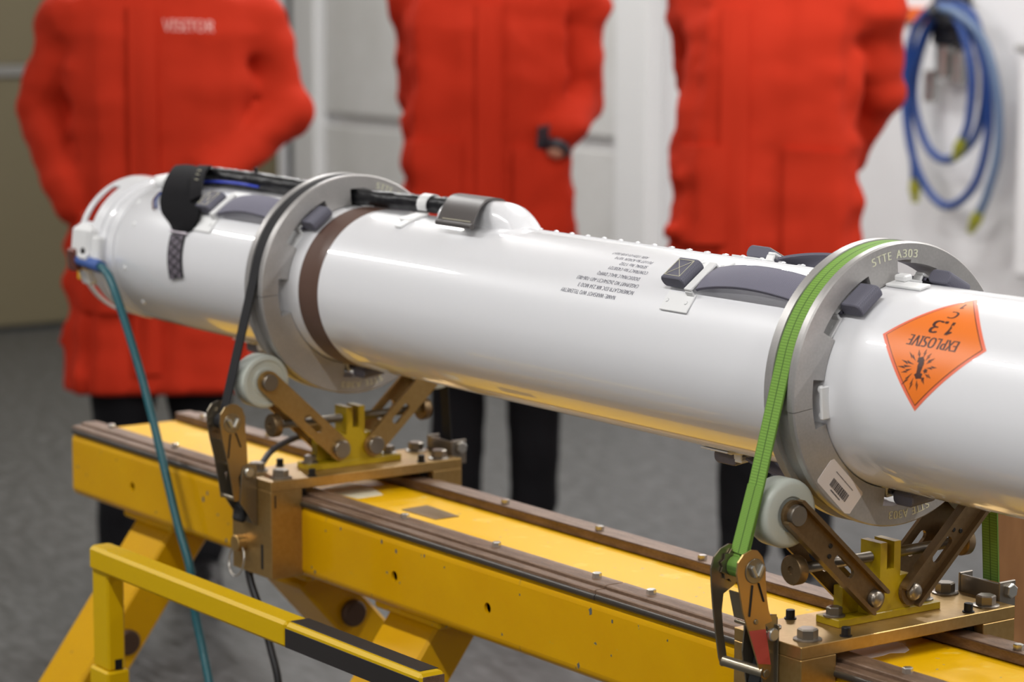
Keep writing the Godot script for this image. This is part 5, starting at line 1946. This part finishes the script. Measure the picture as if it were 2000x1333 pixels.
func person(d: Dictionary) -> void:
	var eye := Vector3(1.954, 0, 1.903)
	var root := Node3D.new()
	root.name = numbered("person")
	add_child(root)
	root.position = d.at
	var tc: Vector3 = (eye - d.at).normalized()
	root.rotation.y = atan2(tc.x, tc.z)
	tag(root, d.label, "person", "people in red-orange coats")
	var k: float = d.stature / 1.75
	# body: one skin from head to wrists (mostly under the clothes)
	var fd := Field.new(Vector3(-0.42, 0.75, -0.3), Vector3(0.42, d.stature + 0.03, 0.24), 0.014)
	var neck := Vector3(d.rows[7][1], d.rows[7][0], -0.03)
	var head := neck + Vector3(0, 0.155, 0.03)
	fd.bone(Vector3(0, 0.85, -0.01), Vector3(0, 1.25, -0.01), 0.10, 0.11, 0.05)
	fd.bone(Vector3(-0.12, 1.36, -0.02), Vector3(0.12, 1.36, -0.02), 0.06, 0.06, 0.05)
	fd.bone(neck - Vector3(0, 0.06, 0), neck + Vector3(0, 0.07, 0.015), 0.056, 0.052, 0.03)
	fd.bone(head + Vector3(0, -0.035, 0.012), head + Vector3(0, 0.035, -0.005), 0.066, 0.08, 0.03)
	fd.bone(head + Vector3(0, -0.08, 0.045), head + Vector3(0, -0.06, 0.03), 0.035, 0.045, 0.04)
	fd.bone(head + Vector3(0, 0.005, 0.078), head + Vector3(0, -0.022, 0.097), 0.008, 0.013, 0.012)
	for e in [-1, 1]:
		fd.bone(head + Vector3(e * 0.076, -0.02, -0.005), head + Vector3(e * 0.08, 0.015, -0.012), 0.014, 0.018, 0.012)
	for arm in d.arms:
		fd.bone(arm[0], arm[1], 0.048, 0.040, 0.03)
		fd.bone(arm[1], arm[2], 0.040, 0.028, 0.02)
		fd.bone(arm[2], arm[3], 0.028, 0.03, 0.02)
	var s := Shape.new()
	fd.mesh(s)
	part(root, "body", s, mats.skin, Vector3.ZERO)
	# eyes, mouth line and hair
	s = Shape.new()
	for e in [-1, 1]:
		lathe(s, head + Vector3(e * 0.03, 0.012, 0.066), Vector3(0, 0, 1), [Vector2(0, 0.009), Vector2(0.005, 0.008), Vector2(0.0085, 0.004), Vector2(0.009, 0)], 12)
	part(root, "eyes", s, mats.eye_white, Vector3.ZERO)
	s = Shape.new()
	tube(s, PackedVector3Array([head + Vector3(-0.022, -0.058, 0.072), head + Vector3(0, -0.06, 0.079), head + Vector3(0.022, -0.058, 0.072)]), 0.004, 8)
	part(root, "mouth", s, plain("lips", rgb8(170, 96, 88), 0.5), Vector3.ZERO)
	var hf := Field.new(head + Vector3(-0.13, -0.11, -0.14), head + Vector3(0.13, 0.14, 0.11), 0.012)
	hf.bone(head + Vector3(0, 0.048, -0.028), head + Vector3(0, 0.060, -0.008), 0.080, 0.072, 0.02)
	hf.bone(head + Vector3(0, -0.05, -0.05), head + Vector3(0, 0.0, -0.04), 0.06, 0.078, 0.03)
	s = Shape.new()
	hf.mesh(s)
	part(root, "hair", s, mats.hair, Vector3.ZERO)
	# coat
	fd = Field.new(Vector3(-0.44, 0.46, -0.32), Vector3(0.44, 1.56, 0.26), 0.0125)
	trunk(fd, d.rows, noise(d.seed, 1.0, 2), 0.02)
	var hem_y: float = d.rows[0][0]
	for arm in d.arms:
		fd.bone(arm[0] - Vector3(0, 0.015, 0), arm[1], 0.066, 0.066, 0.02)
		fd.bone(Vector3(arm[0].x * 0.4, arm[0].y + 0.03, -0.02), arm[0] - Vector3(0, 0.01, 0), 0.06, 0.064, 0.06)
		fd.bone(arm[1], arm[2], 0.066, 0.055, 0.008)
	creases(fd, noise(d.seed + 1, 1.0, 2), 0.017, Vector3(4.0, 8.5, 5.5), 0.17)
	s = Shape.new()
	fd.mesh(s)
	var coat := part(root, "coat", s, mats.coat_cloth, Vector3.ZERO)
	for q in d.pockets:
		s = Shape.new()
		patch(s, fd, q[0], q[1], q[2], q[3], 0.013, -0.06 if q[0] > 0 else 0.0)
		part(coat, "pocket", s, mats.coat_cloth, Vector3.ZERO)
	s = Shape.new()
	patch(s, fd, d.placket - 0.032, d.placket + 0.032, hem_y + 0.05, 1.40, 0.009)
	part(coat, "button_placket", s, mats.coat_cloth, Vector3.ZERO)
	# collar
	s = Shape.new()
	var ring := PackedVector3Array()
	var ups := PackedVector3Array()
	for j in 21:
		var a := lerpf(-0.35, PI + 0.35, j / 20.0)
		ups.append(Vector3(cos(a), 0.35, -sin(a)).normalized())
		ring.append(neck + Vector3(0.082 * cos(a), -0.012 - 0.05 * smoothstep(0.3, -0.35, sin(a)), -0.078 * sin(a) + 0.01))
	band(s, ring, ups, 0.05, 0.006)
	part(coat, "collar", s, mats.coat_cloth, Vector3.ZERO)
	if d.has("word"):
		s = Shape.new()
		var at := func(x: float, y: float) -> Vector3:
			var px := 0.013 + x
			var py := 1.346 + y - 0.03 * x
			return Vector3(px, py, fd.front(px, py) + 0.005)
		letters(s, "VISITOR", 0.026, at, 0.116)
		part(coat, "lettering", s, plain("coat_print", rgb8(226, 178, 172), 0.7), Vector3.ZERO)
	if d.has("watch"):
		s = Shape.new()
		var wa: Vector3 = d.arms[1][2]
		var wb: Vector3 = d.arms[1][3]
		var dir := (wb - wa).normalized()
		rod(s, wa + dir * 0.045, wa + dir * 0.068, 0.036, 20, 0.004)
		part(root, "wristwatch", s, mats.bracket_dark, Vector3.ZERO)
		s = Shape.new()
		for q in [[0.125, 0.004], [0.143, 0.008]]:
			var pz: float = fd.front(q[0], 1.05)
			rod(s, Vector3(q[0], 1.045, pz + 0.006), Vector3(q[0] + 0.004, 1.095 + q[1], pz + 0.012), 0.008, 10, 0.002)
		part(root, "pens", s, mats.glove_dark, Vector3.ZERO)
	# trousers
	fd = Field.new(Vector3(-0.28, 0.04, -0.2), Vector3(0.28, 0.95, 0.2), 0.014)
	var hip := 0.86 * k
	fd.bone(Vector3(-0.06, hip, 0), Vector3(0.06, hip, 0), 0.11, 0.11, 0.04)
	for leg in d.legs:
		var x: float = leg[0]
		var z: float = leg[1]
		fd.bone(Vector3(x * 0.9, hip - 0.03, 0), Vector3(x, 0.48, z + 0.015), 0.092, 0.072, 0.03)
		fd.bone(Vector3(x, 0.48, z + 0.015), Vector3(x, 0.115, z - 0.01), 0.072, 0.062, 0.02)
	creases(fd, noise(d.seed + 2, 1.0, 2), 0.008, Vector3(8, 6, 8))
	s = Shape.new()
	fd.mesh(s)
	part(root, "trousers", s, mats.trouser_cloth, Vector3.ZERO)
	for leg in d.legs:
		var x: float = leg[0]
		var z: float = leg[1]
		fd = Field.new(Vector3(x - 0.09, 0.0, z - 0.14), Vector3(x + 0.09, 0.16, z + 0.27), 0.01)
		fd.bone(Vector3(x, 0.045, z - 0.06), Vector3(x, 0.042, z + 0.06), 0.042, 0.045, 0.02)
		fd.bone(Vector3(x, 0.042, z + 0.06), Vector3(x + signf(x) * 0.012, 0.036, z + 0.155), 0.045, 0.036, 0.02)
		fd.bone(Vector3(x, 0.05, z - 0.04), Vector3(x, 0.11, z - 0.02), 0.042, 0.044, 0.03)
		s = Shape.new()
		fd.mesh(s)
		part(root, "shoe", s, mats.shoe_leather, Vector3.ZERO)
